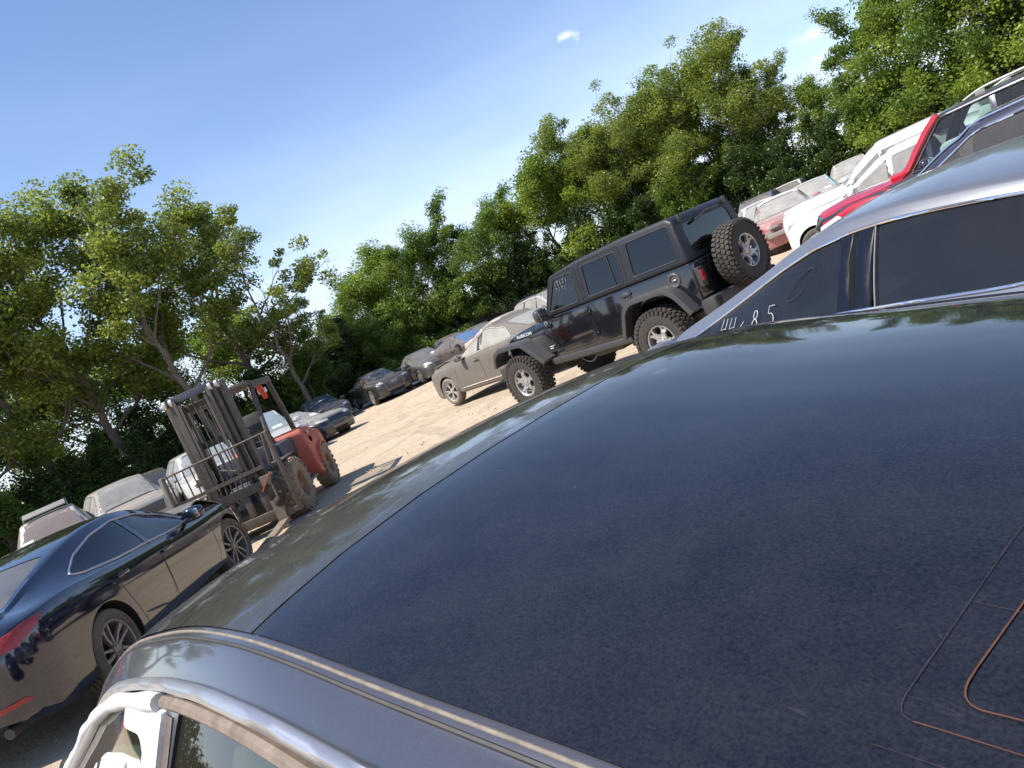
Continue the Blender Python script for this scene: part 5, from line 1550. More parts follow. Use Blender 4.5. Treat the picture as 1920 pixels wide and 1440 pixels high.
    # wheels
    add_wheels(root, [(2.947, .77, .425), (2.947, -.77, .425), (0, .77, .425), (0, -.77, .425)], tm, 0.0)
    # chassis
    mb = MB(); D = dusty('chassis', (.03, .028, .026), .8, 0, .5)
    for y in (.42, -.42): mb.beam((-.6, y, .52), (3.3, y, .54), .08, .12)
    mb.tube([(0, -.75, .425), (0, .75, .425)], .05, 10); mb.tube([(2.947, -.75, .425), (2.947, .75, .425)], .045, 10)
    mb.ell((0, .1, .425), .16, .16, .16); mb.ell((2.947, -.2, .425), .15, .15, .15); mb.box((.7, 0, .46), (.8, .5, .18), None, 0, .04); mb.tube([(-.5, -.2, .5), (-.5, .45, .5)], .11, 12)
    mb.tube([(2.6, .1, .45), (0.1, .1, .44)], .03, 8); mb.box((1.6, .0, .48), (.6, .5, .2), None, 0, .05)
    mb.build('chassis', D, root)
    # lettering and badges
    wh = plain('white_decal', (.55, .55, .55), .5, var=.05)
    me = text_mesh('RUBICON', .098, wh, .001, 'hood_lettering', .003); o = link('hood_lettering', me, root)
    p = HL.pt(2.80, 1.115, .010)
    o.location = p; o.rotation_euler = (R(84), 0, R(180 - 4.5)); o.scale = (.98, .68, 1)
    mb = MB(); mb.lathe([(.034, hw + .001), (.036, hw + .005), (.030, hw + .006)], 20, c=(2.085, 0, 1.17)); mb.build('round_badge', wh, root)
    for zz, w in ((.815, .20), (.785, .13)):
        mb = MB(); mb.box((2.17 + (0.2 - w) / 2, .695, zz - .0), (w, .012, .014)); mb.build('wing_badge', wh, root)
    # seats, roll bars, chalk writing on the driver window
    for yy in (.35, -.35):
        o = link('seat', seat_mesh(plain('black_seat', (.02, .02, .02), .8)), root); o.location = (1.15, yy, .88); o.scale = (.9, .95, .9)
    o = link('rear_seat', seat_mesh(plain('black_seat', (.02, .02, .02), .8), 1.1), root); o.location = (.25, 0, .90); o.scale = (.9, .95, .85)
    st = MB(); rot = Matrix.Rotation(R(-25), 3, 'Y')
    st.tube([Vector((1.62, .35, 1.28)) + rot @ Vector((0, math.cos(a) * .17, math.sin(a) * .17)) for a in np.linspace(0, 6.28, 24)[:-1]], .014, 6, closed=True); st.box((1.83, 0, 1.26), (.25, 1.25, .12), None, 0, .04); st.build('dashboard', BLACK(), root)
    chk = plain('yellow_chalk', (.34, .36, .26), .9); rnd = random.Random(3)
    mb = MB()
    for row, (zz, n_) in enumerate(((1.66, 5), (1.565, 5))):
        for k in range(n_):
            x0 = 1.66 - k * .062 - row * .01 - (.0 if row == 0 else -.06); q = [(x0 + rnd.uniform(-.012, .012), zz + v) for v in (.03, .0, -.03)]
            mb.tube([L.pt(a, b, .0) for a, b in q], .0032, 4)
            if k % 2: mb.tube([L.pt(x0 + .02, zz + .03, .0), L.pt(x0 - .02, zz + .028, .0)], .003, 4)
    mb.build('window_chalk', chk, root)

def rounded_open(poly, r=.05, seg=4):
    out = [poly[0]]
    for i in range(1, len(poly) - 1):
        p0, p1, p2 = Vector(poly[i - 1]), Vector(poly[i]), Vector(poly[i + 1]); d0 = p0 - p1; d1 = p2 - p1; q = min(r, d0.length * .45, d1.length * .45)
        a = p1 + d0.normalized() * q; b = p1 + d1.normalized() * q
        for k in range(seg + 1):
            t = k / seg; out.append(tuple(a * (1 - t) ** 2 + p1 * 2 * t * (1 - t) + b * t * t))
    out.append(poly[-1]); return out
off_roader()

# ------------------------------------------------------------------ forklift
def forklift():
    root = thing('forklift', 'muddy forklift with orange red counterweight, black mast and wide load guard', 'forklift', (-4.25, 11.82), 180)
    MUD = dusty('muddy_steel', (.04, .035, .03), .6, .3, .75, dustcol=(.26, .205, .155)); DK = dusty('mast_steel', (.022, .020, .019), .5, .3, .75, dustcol=(.30, .25, .195))
    RED = dusty('orange_red_paint', (.50, .075, .035), .45, 0, .34, side=.7, dustcol=(.48, .33, .26)); BL = dusty('dark_blue_paint', (.02, .03, .07), .45, 0, .28); BK = dusty('guard_black', (.035, .033, .032), .5, 0, .3)
    T = dusty('lift_tyre', (.06, .05, .04), .9, 0, .9, 1.0, .95, (.36, .28, .20)); RM = dusty('lift_rim', (.30, .14, .06), .8, 0, .7, 1, .8, (.27, .21, .15))
    ms = wheel_meshes(Rt=.43, w=.30, Rr=.22, style='solid', chunky='lug', tyre=T, rim=RM)
    add_wheels(root, [(0, .60, .43), (0, -.60, .43)], ms)
    ms = wheel_meshes(Rt=.37, w=.25, Rr=.19, style='solid', chunky='lug', tyre=T, rim=RM)
    add_wheels(root, [(-2.0, .60, .37), (-2.0, -.60, .37)], ms)
    # chassis and step
    mb = MB(); mb.box((-.75, 0, .55), (1.5, .86, .45), None, 0, .04); mb.box((-.05, 0, .50), (.7, .7, .5), None, 0, .05); mb.box((-.95, .52, .34), (.75, .22, .05), None, 0, .01); mb.box((-.95, -.52, .34), (.75, .22, .05), None, 0, .01)
    mb.build('chassis', BL, root)
    mb = MB(); mb.box((-1.15, 0, .93), (1.15, .92, .36), None, 0, .07); mb.build('engine_cover', BL, root)
    for sg in (1, -1):
        mb = MB(); pts = rounded_open([(.36, .90), (.30, .945), (-.45, .945), (-.62, .80)], .06, 4); vs = []
        for a, b in pts:
            for y, dz in ((.40, -.03), (.66, -.03), (.672, -.042), (.66, -.05), (.40, -.05)): vs.append((a, sg * y, b + dz))
        N = len(pts); fs = [(i * 5 + k, i * 5 + (k + 1) % 5, (i + 1) * 5 + (k + 1) % 5, (i + 1) * 5 + k) for i in range(N - 1) for k in range(5)] + [tuple(range(5)), tuple((N - 1) * 5 + k for k in range(5))]
        mb.add(vs, fs); mb.build('mudguard', BK, root, 40)
    # counterweight: side profile with a notch over the rear wheel
    mb = MB()
    prof = [(-1.42, .34), (-1.36, .80), (-1.40, 1.13), (-1.50, 1.20), (-1.85, 1.17), (-1.92, 1.05), (-2.12, 1.04), (-2.34, 1.00), (-2.42, .86), (-2.42, .45), (-2.30, .30), (-1.62, .26)]
    mb.prism(prof, lambda a, b: (a, -.70 + .06 * (b > 1.1), b), lambda a, b: (a, .70 - .06 * (b > 1.1), b))
    cw = mb.build('counterweight', [RED, VOID()], root, 40); bevel_mesh(cw.data, .045, 3)
    cut = []
    for sg in (1, -1):
        c = MB(); c.lathe([(0, sg * .42), (.43, sg * .42), (.43, sg * 1.0), (0, sg * 1.0)], 36, c=(-2.0, 0, .37), mi=1); cut.append(c.build('cutter', [RED, VOID()], root))
        c = MB(); c.lathe([(0, sg * .55), (.055, sg * .55), (.075, sg * 1.0), (0, sg * 1.0)], 20, c=(-1.60, 0, .93), mi=1); cut.append(c.build('cutter', [RED, VOID()], root))
    boolean(cw, cut); shade(cw.data, 40)
    for sg in (1, -1):
        mb = MB(); pts = [(-2.0 + .43 * math.cos(a), .37 + .43 * math.sin(a)) for a in np.linspace(R(15), R(118), 12)]
        vs = []
        for a, b in pts:
            for y, k in ((.50, 1), (.745, 1), (.745, .93), (.50, .93)): vs.append((-2.0 + (a + 2.0) * k * 1.04, sg * y, .37 + (b - .37) * k * 1.04))
        N = len(pts); mb.add(vs, [(i * 4 + k, i * 4 + (k + 1) % 4, (i + 1) * 4 + (k + 1) % 4, (i + 1) * 4 + k) for i in range(N - 1) for k in range(4)] + [(0, 1, 2, 3), tuple((N - 1) * 4 + k for k in range(4))])
        mb.build('rear_mudguard', RED, root, 40)
    mb = MB(); mb.lathe([(0, .705), (.035, .705), (.035, .68)], 16, c=(-1.56, 0, 1.06)); mb.build('round_sticker', plain('sticker', (.55, .50, .42), .6), root)
    # overhead guard
    mb = MB()
    for sg in (1, -1):
        mb.tube([(.02, sg * .50, .93), (-.18, sg * .52, 1.55), (-.32, sg * .52, 2.05), (-.40, sg * .52, 2.14)], .035, 8)
        mb.beam((-1.62, sg * .50, 1.08), (-1.30, sg * .52, 2.10), .07, .12, ch=.012)
        mb.beam((-.28, sg * .53, 2.13), (-1.36, sg * .53, 2.14), .07, .10, ch=.012)
    for x in np.linspace(-.36, -1.30, 7): mb.box((x, 0, 2.15), (.05, 1.04, .05), None, 0, .008)
    mb.build('overhead_guard', BK, root)
    mb = MB(); mb.box((-.24, 0, 2.17), (.34, 1.10, .07), Matrix.Rotation(-.06, 3, 'Y'), 0, .01); mb.build('guard_top_plate', MUD, root)
    mb = MB(); mb.ell((-.60, .40, 1.96), .05, .045, .05); mb.tube([(-.60, .40, 2.0), (-.60, .40, 2.12)], .012, 6); mb.build('work_light', dusty('light_shell', (.5, .45, .38), .4, 0, .3), root)
    mb = MB(); mb.tube([(-1.02, .42, 2.10), (-1.05, .44, 2.0), (-1.10, .44, 1.86)], [.05, .055, .035], 10); mb.box((-1.06, .44, 1.99), (.06, .14, .08), Matrix.Rotation(.3, 3, 'Y'), 1, .01)
    mb.build('fire_extinguisher', [dusty('extinguisher_red', (.60, .02, .02), .3, 0, .05), PAPER()], root)
    # seat, steering
    mb = MB(); mb.box((-.95, 0, 1.19), (.5, .50, .14), None, 0, .05); mb.box((-1.18, 0, 1.47), (.13, .48, .52), Matrix.Rotation(-.2, 3, 'Y'), 0, .06); mb.build('seat', dusty('black_vinyl', (.015, .015, .017), .5, 0, .12), root)
    mb = MB(); rot = Matrix.Rotation(R(-35), 3, 'Y'); mb.tube([Vector((-.50, 0, 1.40)) + rot @ Vector((0, math.cos(a) * .17, math.sin(a) * .17)) for a in np.linspace(0, 6.28, 24)[:-1]], .014, 6, closed=True)
    mb.tube([(-.5, 0, 1.40), (-.25, 0, .95)], .025, 8); mb.beam((-.52, -.16, 1.33), (-.48, .16, 1.47), .03, .02); mb.build('steering_wheel', BLACK(), root)
    mb = MB(); mb.box((-.18, 0, .98), (.12, .85, .42), None, 0, .04); mb.build('dashboard', BL, root)
    # mast: outer and inner channels
    zt = 2.36
    for sg in (1, -1):
        for (y, x, z0, z1, w) in ((.44, .50, .18, zt - .03, .075), (.345, .56, .24, zt + .02, .06), (.275, .62, .28, zt - .05, .05)):
            mb = MB(); mb.box((x, sg * y, (z0 + z1) / 2), (.14, w * .35, z1 - z0), None, 0, .004); mb.box((x + .062, sg * (y - w * .32), (z0 + z1) / 2), (.02, w * .95, z1 - z0), None, 0, .003); mb.box((x - .062, sg * (y - w * .32), (z0 + z1) / 2), (.02, w * .95, z1 - z0), None, 0, .003)
            mb.build('mast_channel', DK, root)
        mb = MB(); mb.tube([(.46, sg * .22, .25), (.46, sg * .22, 1.35)], .045, 12); mb.tube([(.46, sg * .22, 1.3), (.46, sg * .22, 2.20)], .026, 10, mi=1); mb.build('lift_cylinder', [MUD, dusty('ram', (.35, .33, .3), .3, .7, .3)], root)
        for q, yy in enumerate((.40, .30)):
            mb = MB(); mb.lathe([(0, -.028), (.050, -.028), (.060, -.018), (.060, .018), (.050, .028), (0, .028)], 20, c=(.64, sg * yy, zt - .06)); mb.build('chain_roller', dusty('bright_roller', (.62, .60, .57), .28, .8, .10), root)
        mb = MB(); mb.box((.70, sg * .20, 1.55), (.015, .035, 1.35)); mb.build('lift_chain', dusty('chain', (.10, .085, .07), .7, .4, .3), root)
    mb = MB(); mb.box((.60, 0, zt - .04), (.10, .56, .10), None, 0, .01); mb.build('mast_cross_plate', BL, root)
    mb = MB()
    for z in (.42, .95, 1.55, 2.14): mb = MB(); mb.box((.49, 0, z), (.05, .80, .10), None, 0, .01); mb.build('mast_crossbar', MUD, root)
    mb = MB(); rr = random.Random(2)
    for k in range(6):
        y = -.2 + k * .08; mb.tube([(.60, y, zt - .15), (.66, y + .03, 1.7), (.62, y - .02 + .02 * k, 1.2), (.70, y, .8), (.74, y + .05, .6)], .011, 6)
    mb.build('hydraulic_hose', dusty('hose', (.03, .026, .022), .8, 0, .35), root)
    mb = MB(); mb.tube([(.66, -.1, 1.15), (.75, .15, 1.05), (.80, .40, .86), (.72, .52, .70), (.80, .45, .62)], .016, 6); mb.tube([(.62, .1, 1.0), (.80, .35, .95), (.83, .55, .72), (.80, .45, .5)], .013, 6); mb.build('hydraulic_hose', dusty('hose', (.03, .026, .022), .8, 0, .35), root)
    mb = MB(); mb.box((.80, .56, .60), (.20, .26, .28), Matrix.Rotation(.15, 3, 'Z'), 0, .05); mb.ell((.86, .56, .42), .07, .08, .09); mb.tube([(.84, .44, .70), (.86, .66, .52)], .04, 8); mb.build('side_shift_motor', dusty('greasy_iron', (.022, .018, .015), .7, .2, .3, dustcol=(.2, .15, .11)), root)
    mb = MB(); mb.beam((.90, .42, .64), (.88, .62, .86), .05, .02); mb.build('orange_bracket', dusty('orange_paint', (.55, .14, .04), .5, 0, .2), root)
    # carriage, load guard, forks
    C = MUD
    mb = MB(); mb.box((.78, .05, .72), (.06, 1.10, .13), None, 0, .012); mb.box((.78, .05, .26), (.07, 1.10, .14), None, 0, .012)
    for y in (-.36, -.12, .12, .36): mb.box((.77, y, .49), (.04, .10, .36), None, 0, .006)
    mb.build('fork_carriage', C, root)
    mb = MB(); mb.tube([(.84, -.80, 1.36), (.84, .80, 1.40)], .014, 8); mb.beam((.84, -.82, .935), (.84, .56, .965), .035, .05)
    for y in np.arange(-.74, .74, .118): mb.beam((.84, y, .95), (.84, y, 1.38), .012, .026, up=(1, 0, 0))
    mb.build('load_guard', C, root)
    mb = MB(); mb.beam((.86, .80, 1.41), (.86, .80, .20), .05, .09, up=(1, 0, 0), ch=.01); mb.beam((.84, .74, 1.41), (.84, .66, .95), .04, .05, up=(1, 0, 0), ch=.01); mb.beam((.86, .80, .23), (.86, .45, .21), .05, .08, ch=.01)
    mb.build('guard_post', C, root)
    mb = MB(); mb.beam((.86, -.81, 1.38), (.86, -.82, .90), .05, .11, up=(1, 0, 0), ch=.01); mb.beam((.84, -.82, .92), (.84, -.40, .84), .05, .06, ch=.01); mb.build('guard_post', dusty('pale_steel', (.25, .22, .18), .6, .2, .5), root)
    for y in (.52, -.50):
        mb = MB(); prof = [(.82, .84), (.82, .10), (2.48, .065), (2.48, .080), (.90, .16), (.90, .84)]
        mb.prism(prof, lambda a, b: (a, y - .07, b), lambda a, b: (a, y + .07, b)); mb.build('fork', dusty('fork_steel', (.20, .17, .13), .5, .4, .6, dustcol=(.34, .27, .2)), root, 30)
forklift()

# ------------------------------------------------------------------ navy saloon left, behind the foreground roof
def left_saloon():
    S = spec_car(wb=2.83, fo=.93, ro=1.08, W=1.84, H=1.40, belt=.95, hood=.99, nose=.78, deck=1.08, yroof=.575, rtop=.25, rbase=-.62, cowl=2.34, wtop=1.55)
    S['top'] = curve([(-1.08, .86), (-1.04, 1.0), (-.95, 1.05), (-.62, 1.085), (-.3, 1.18), (0, 1.26), (.22, 1.315), (.6, 1.38), (.95, 1.405), (1.2, 1.40), (1.5, 1.36), (1.86, 1.25), (2.2, 1.08), (2.36, 1.0), (2.5, .98), (2.95, .95), (3.45, .84), (3.65, .72), (3.74, .62), (3.76, .55)])
    S['belt'] = curve([(-1.08, .82), (-.9, .97), (-.3, 1.01), (.1, .99), (.6, .955), (1.2, .925), (1.7, .895), (2.2, .88), (2.8, .87), (3.4, .76), (3.76, .5)])
    S['pillars'] = [1.18]
    P = paint((.004, .006, .020), .035, .08, .0, .55, .12, dustcol=(.25, .21, .17))
    c = Car('navy_saloon', 'dark navy saloon with crumpled bonnet and red tail light, in front of the forklift', 'car', (-4.74, 6.40), 1.5, S, P,
            glass=glass_clear((.16, .22, .22), .05, .5, .4), hollow=True, chrome=dusty('satin_trim', (.40, .42, .52), .25, .8, .05), trimw=.010,
            wheel=dict(Rt=.345, w=.225, Rr=.245, style='swirl', rim=dusty('dark_alloy', (.20, .19, .19), .4, .6, .3), tyre=dusty('brown_dusty_tyre', (.03, .026, .022), .85, 0, .4)), steer=R(-8), dlo=[(-.03, 1.07), (.10, 1.035), (.60, .985), (1.16, .960), (1.66, .925), (2.10, .905), (2.08, .96), (1.91, 1.10), (1.55, 1.24), (1.12, 1.295), (.70, 1.27), (.30, 1.19)], xs_n=1.4, screen=glass_dark(dust=.25), interior=(.03, .03, .03))
    t = S['t']
    for sg in (1, -1):
        fr = c.L if sg > 0 else c.Rr
        c.part(fr, [(t + .0, .835), (t + .02, .93), (t + .25, .968), (t + .44, .968), (t + .32, .905), (t + .13, .845)], 'tail_light', REDLENS(), .010, 16, 6, skirt=.01)
        c.part(c.B, [(sg * .52, .86), (sg * .50, .94), (sg * .72, .955), (sg * .86, .93), (sg * .84, .835)], 'tail_light', REDLENS(), .010, 10, 5)
        c.part(c.B, [(sg * .52, .455), (sg * .52, .49), (sg * .78, .50), (sg * .80, .465)], 'reflector', REDLENS(), .012, 8, 3, skirt=.01)
        # side skirt and crease
        mb = MB(); mb.tube([(t + .05, sg * .55, .30), (t + .35, sg * .55, .30)], .04, 12); mb.build('exhaust', BLACK(), c.root)
    # crumpled bonnet corner: a lifted, folded sheet and buckled wing
    mb = MB(); vs = []; n1, n2 = 9, 15
    for i in range(n1 + 1):
        x = 2.32 + 1.02 * i / n1
        for j in range(n2 + 1):
            y = -.70 + 1.40 * j / n2
            z = S['top'](x) - .03 * (y / .7) ** 2 + .022 + .10 * math.exp(-((x - 2.75) / .22) ** 2) * (1 - .5 * abs(y)) + .030 * math.sin(y * 9 + x * 5) * (i / n1)
            vs.append((x, y, z))
    M = n2 + 1; N = len(vs); vs += [(a, b, c_ - .012) for a, b, c_ in vs]
    fs = [(i * M + j, (i + 1) * M + j, (i + 1) * M + j + 1, i * M + j + 1) for i in range(n1) for j in range(n2)]
    fs += [tuple(N + k for k in f[::-1]) for f in fs]
    edge = [i * M for i in range(n1 + 1)] + [n1 * M + j for j in range(1, M)] + [i * M + n2 for i in range(n1 - 1, -1, -1)] + [j for j in range(n2 - 1, 0, -1)]
    for q in range(len(edge)): a_, b_ = edge[q], edge[(q + 1) % len(edge)]; fs.append((a_, b_, N + b_, N + a_))
    mb.add(vs, fs); mb.build('bonnet', paint((.012, .014, .030), .45, .3, .1, 1.0, .3), c.root, 30)
    mb = MB(); p = c.T.pt(-.1, 0, 0); mb.ell(p + Vector((0, 0, .02)), .09, .025, .035); mb.build('roof_fin', P, c.root)
    c.cabin(plain('black_cloth_seat', (.03, .03, .032), .85))
left_saloon()

# ------------------------------------------------------------------ dusty saloon behind the off roader
def dusty_saloon():
    S = spec_car(wb=2.69, fo=.92, ro=.98, W=1.80, H=1.47, belt=.96, hood=1.02, nose=.84, deck=1.10, yroof=.575, rake=1.12, rtop=.28, rbase=-.50)
    P = paint((.10, .09, .08), .78, .6, 0, 1.0, .78, 0, (.235, .20, .165), .3)
    F = np.array([math.sin(R(-39)), math.cos(R(-39))]); loc = np.array([-.71, 18.83]) - F * 2.69
    c = Car('dusty_saloon', 'saloon coated grey brown with dust, seen from its side behind the off roader', 'car', tuple(loc), -39, S, P, glass=glass_dark((.12, .12, .11), .9, 1, 1, (.40, .38, .33)), chrome=plain('pale_trim', (.55, .50, .43), .5),
            trimw=.009, wheel=dict(Rt=.335, w=.215, style='double5', rim=dusty('dusty_bright_alloy', (.50, .47, .43), .4, .4, .45), tyre=dusty('dusty_tyre', (.08, .07, .06), .9, 0, .75)), xs_n=1.3)
    front_face(c)
    c.line(c.L, [(2.15, .33), (.5, .33)], 'sill_trim', plain('pale_trim', (.55, .50, .43), .5), .012, .004)
    # bonnet edge sprung open
    mb = MB(); mb.prism([(2.25, .985), (2.75, 1.04), (3.25, .98), (3.25, .965), (2.75, 1.022), (2.25, .965)], lambda a, b: (a, -.62, b), lambda a, b: (a, .66, b)); mb.build('bonnet', P, c.root, 40)
    mb = MB(); p = c.T.pt(-.1, 0, 0); mb.ell(p + Vector((0, 0, .02)), .09, .025, .03); mb.build('roof_fin', P, c.root)
dusty_saloon()

def far_rows():
    W = dict
    # (name, label, cat, x, y, yaw, spec kwargs, paint, glass, wheelstyle, extras)
    dk = lambda c, d=.35: paint(c, d, .35, .1, 1.0, .35)
    dust = glass_dark((.03, .03, .03), .55, 1.0, .9, (.30, .28, .25)); dust2 = glass_dark((.05, .05, .05), .85, 1.0, 1.0, (.40, .38, .34)); clean = glass_dark((.012, .016, .022), .12)
    def mk(name, label, pos, yaw, skw, P, gl, screen=None, **k):
        S = spec_car(**skw); return Car(name, label, 'car', pos, yaw, S, P, glass=gl, screen=screen, **k)
    sed = dict(wb=2.8, fo=.95, ro=1.0, W=1.84, H=1.43)
    def fr(pos, yaw, wb=2.8):     # given front axle position, return root
        return (pos[0] - wb * math.sin(R(yaw)), pos[1] - wb * math.cos(R(yaw)))
    c = mk('black_saloon', 'black saloon with a broad slatted grille turned towards the open sand', fr((-4.95, 34.0), 155, 2.9), 155, dict(wb=2.9, fo=.95, ro=1.0, W=1.9, H=1.40, nose=.80), dk((.008, .008, .010), .16), glass_dark((.02, .02, .02), .25), wheel=dict(Rt=.345, style='ten', rim=dusty('alloy_b', (.6, .6, .6), .3, .7, .1)))
    front_face(c, (.40, .38), .60, .12)
    mb = MB()
    for k in range(4):
        p = c.F.pt((k - 1.5) * .075, .70, .022); mb.tube([p + Vector((0, math.cos(a) * .05, math.sin(a) * .05)) for a in np.linspace(0, 6.28, 16)[:-1]], .006, 5, closed=True)
    mb.build('ring_emblem', CHROME(), c.root)
    placard(c, -.40, .55, .18, .06)
    c = mk('dark_grey_saloon', 'dark grey saloon with a white paper on its windscreen, right of the broad grille', fr((-2.75, 34.4), 157), 157, sed, dk((.03, .03, .032), .3), dust)
    front_face(c, (.36, .22), .62, .14, lampmat=dusty('bright_lamp', (.6, .6, .6), .2, .2, .2)); placard(c, .42, .15, .26, .22)
    c = mk('blue_black_saloon', 'blue black saloon with clean windscreen half hidden behind the low dusty car', fr((-7.6, 33.2), 155), 155, sed, dk((.010, .016, .03), .12), glass_dark((.02, .035, .05), .10)); front_face(c); placard(c, .1, .5, .22, .05)
    c = mk('far_dark_saloon', 'dark saloon at the left end of the far group, behind the blue black one', fr((-10.2, 33.0), 155), 155, sed, dk((.02, .02, .022), .3), dust); front_face(c)
    c = mk('low_dusty_car', 'low black car with thick dust on its bonnet and windscreen, right of the forklift', fr(LOWC[:2], LOWC[2], 2.75), LOWC[2], dict(wb=2.75, fo=.92, ro=.95, W=1.85, H=1.34, hood=.93, belt=.88, nose=.74, crown=.06), paint((.006, .006, .008), .85, .35, .1, 1.0, .0, dustcol=(.36, .34, .31), lo=.62), dust2)
    front_face(c, (.30, .14), .50, .12, lampmat=dusty('pale_lamp', (.5, .5, .5), .4, 0, .6)); placard(c, .48, .16, .26, .16)
    # wrecked one with airbag and a reflection painted blue into its windscreen
    c = mk('wrecked_saloon', 'wrecked dark saloon with pink brown dusty roof and blue glinting windscreen', fr(WRK[:2], WRK[2]), WRK[2], sed, paint((.035, .028, .026), .35, .4, 0, 1, .35, 0, (.42, .33, .30)), dust, screen=glass_dark((.10, .19, .32), .05))
    mb = MB(); rr = random.Random(5)
    for k in range(12):
        mb.box((c.S['cowl'] + .1 + rr.uniform(0, .7), rr.uniform(-.8, -.2), .95 + rr.uniform(-.1, .15)), (rr.uniform(.1, .35), rr.uniform(.1, .3), rr.uniform(.02, .1)), Matrix.Rotation(rr.uniform(-.7, .7), 3, rr.choice('XYZ')), rr.choice([0, 1]), .01)
    mb.build('crash_damage', [dusty('torn_metal', (.25, .18, .16), .5, .3, .4), plain('torn_lining', (.45, .33, .32), .8)], c.root)
    c = mk('rear_dark_hatchback', 'dark hatchback whose roof shows between the wrecked saloon and the trees', (-2.2, 40.5), 165, dict(wb=2.6, H=1.50, kind='suv', belt=.96, hood=1.0, nose=.8), dk((.03, .03, .03), .4), dust, wheel=dict(Rt=.32))
    c = mk('charcoal_saloon', 'charcoal saloon with a white paper behind its windscreen, left of the pink dusted car', fr(BG1[:2], BG1[2]), BG1[2], sed, dk((.02, .02, .022), .3), dust, chrome=True); placard(c, -.3, .2, .3, .2); front_face(c)
    c = mk('pink_dusted_saloon', 'pale pink dusted saloon with short aerial, behind the dusty grey brown one', fr(BG2[:2], BG2[2]), BG2[2], sed, paint((.55, .42, .40), .55, .5, 0, 1, .5, 0, (.50, .40, .36)), dust2); antenna(c, .9, .45, 0.0, .3); front_face(c); placard(c, .5, .3, .1, .1)
    c = mk('grey_estate_car', 'grey estate car with silver roof rails behind the off roader mirror', fr(BG3[:2], BG3[2]), BG3[2], dict(wb=2.75, H=1.62, kind='suv', belt=1.0, hood=1.05, nose=.9), paint((.4, .38, .36), .4), dust2, wheel=dict(Rt=.35)); roof_rails(c, -.4, 1.2, CHROME())
    # left of the forklift
    c = mk('white_van', 'white car with its engine bay open behind the load guard of the forklift', fr(LV1[:2], LV1[2], 2.9), LV1[2], dict(wb=2.9, fo=.9, ro=.9, W=1.9, H=1.62, kind='suv', belt=1.02, hood=1.05, nose=.95, rake=.75), paint((.62, .62, .60), .35, .4, 0, 1, .4), glass_dark((.16, .19, .20), .5, 1, .9, (.5, .48, .44)), wheel=dict(Rt=.36))
    mb = MB(); rr = random.Random(9)
    for k in range(26): mb.box((c.S['n'] - .25 + rr.uniform(-.35, .2), rr.uniform(-.7, .7), rr.uniform(.55, .98)), (rr.uniform(.06, .25), rr.uniform(.08, .3), rr.uniform(.05, .2)), Matrix.Rotation(rr.uniform(-.6, .6), 3, 'Z'), 0, .01)
    mb.build('engine', dusty('engine_iron', (.03, .03, .03), .7, .2, .3), c.root)
    c = mk('pale_blue_van', 'pale van with a bluish windscreen, seen through the forklift mast', fr(LV2[:2], LV2[2], 2.8), LV2[2], dict(wb=2.8, fo=.85, ro=.9, W=1.9, H=1.72, kind='suv', belt=1.08, hood=1.1, nose=.95, rake=.8), paint((.66, .66, .64), .3), glass_dark((.22, .30, .34), .3), wheel=dict(Rt=.36)); front_face(c); placard(c, .3, .12, .3, .1)
    c = mk('small_pale_hatchback', 'small pale hatchback seen under the forklift guard behind the seat', fr(LV3[:2], LV3[2], 2.5), LV3[2], dict(wb=2.5, fo=.8, ro=.7, W=1.74, H=1.48, kind='suv', belt=.95, hood=1.0, nose=.85), paint((.56, .55, .52), .4), dust2, wheel=dict(Rt=.31)); placard(c, .45, .2, .25, .16); front_face(c)
    c = mk('dusty_grey_van', 'dusty grey van with upright windscreen and slatted grille, left of the load guard', fr(LV4[:2], LV4[2], 2.9), LV4[2], dict(wb=2.9, fo=.85, ro=.9, W=1.92, H=1.72, kind='suv', belt=1.05, hood=1.12, nose=1.0, rake=.62, hoodflat=1.06), paint((.30, .29, .27), .6, .5, 0, 1, .5), dust2, wheel=dict(Rt=.37))
    front_face(c, (.45, .26), .80, .16, lampmat=dusty('pale_lamp', (.5, .5, .5), .4, 0, .6))
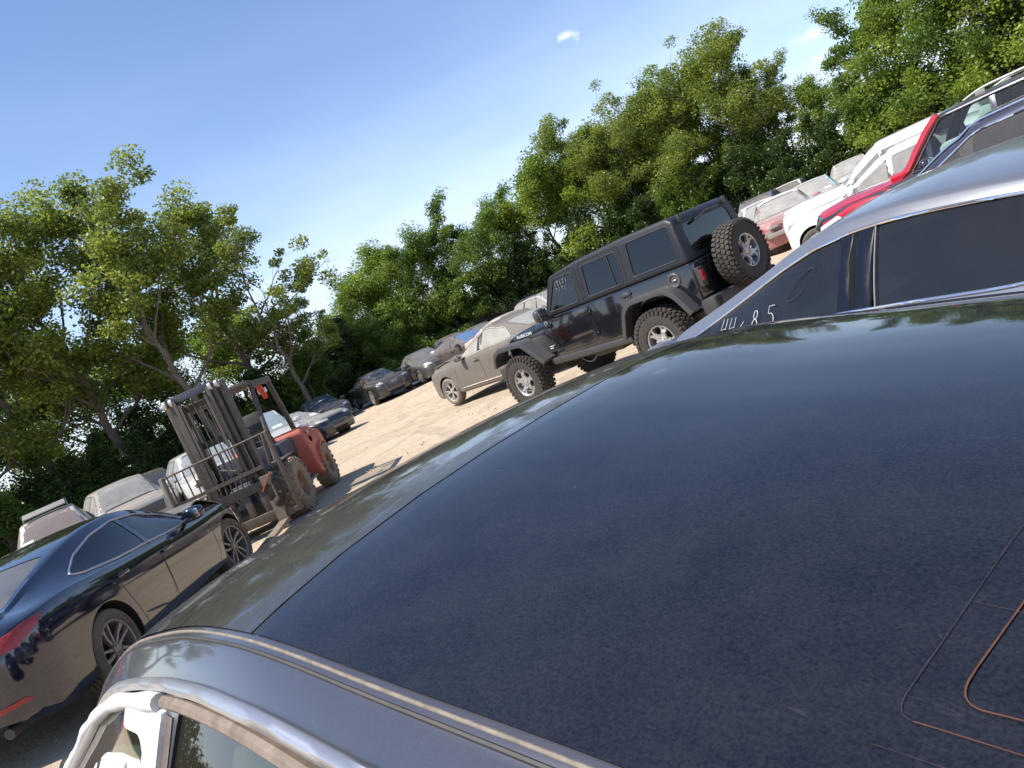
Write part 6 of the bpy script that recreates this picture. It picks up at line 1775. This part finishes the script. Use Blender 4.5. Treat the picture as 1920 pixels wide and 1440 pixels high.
    c = mk('truck_with_visor', 'pale truck with raised grey roof panel and a white paper in its windscreen', fr(LV5[:2], LV5[2], 3.0), LV5[2], dict(wb=3.0, fo=.85, ro=.9, W=1.95, H=1.74, kind='suv', belt=1.06, hood=1.14, nose=1.0, rake=.55, hoodflat=1.08), paint((.58, .56, .52), .4, .5, 0, 1, .5), glass_dark((.14, .11, .10), .6, 1, .9, (.34, .28, .25)), wheel=dict(Rt=.37))
    placard(c, -.55, .06, .24, .18)
    mb = MB(); mb.box((c.S['wtop'] - .35, 0, 1.84), (.60, .95, .03), Matrix.Rotation(R(10), 3, 'Y'), 0, .01)
    for sg in (1, -1): mb.beam((c.S['wtop'] - .7, sg * .5, 1.70), (c.S['wtop'] - .7, sg * .5, 1.90), .03, .03, up=(1, 0, 0))
    mb.build('roof_panel', dusty('grey_panel', (.20, .20, .20), .5, 0, .4), c.root)
    c = mk('small_grey_car', 'grey car cut off by the left picture edge under the trees', fr(LV6[:2], LV6[2], 2.6), LV6[2], dict(wb=2.6, fo=.85, ro=.8, W=1.8, H=1.46, kind='suv', belt=.95, hood=1.0, nose=.85), paint((.30, .30, .27), .5), dust2, wheel=dict(Rt=.32)); front_face(c)
    c = mk('black_wagon', 'black wagon with a glinting windscreen between the dusty grey van and the white car', fr(LV7[:2], LV7[2], 2.8), LV7[2], dict(wb=2.8, H=1.62, kind='suv', belt=1.0, hood=1.06, nose=.9), dk((.012, .014, .02), .2), clean, wheel=dict(Rt=.35)); placard(c, -.2, .3, .14, .12); front_face(c)
LOWC = (-6.25, 25.4, 128); WRK = (-.15, 32.3, 140)
BG1 = (.4, 36.0, 150); BG2 = (1.9, 27.5, 140); BG3 = (3.6, 30.0, 150)
LV1 = (-7.6, 19.4, 150); LV2 = (-6.9, 22.7, 150); LV3 = (-7.1, 25.0, 140); LV4 = (-9.6, 19.0, 145); LV5 = (-10.85, 17.6, 150); LV6 = (-13.2, 16.6, 150); LV7 = (-10.8, 22.8, 150)
far_rows()
print('objects', len(bpy.data.objects))

for o in bpy.data.objects:
    l = o.get('label')
    if l and not 4 <= len(l.split()) <= 16: print('LABEL', len(l.split()), o.name, l)
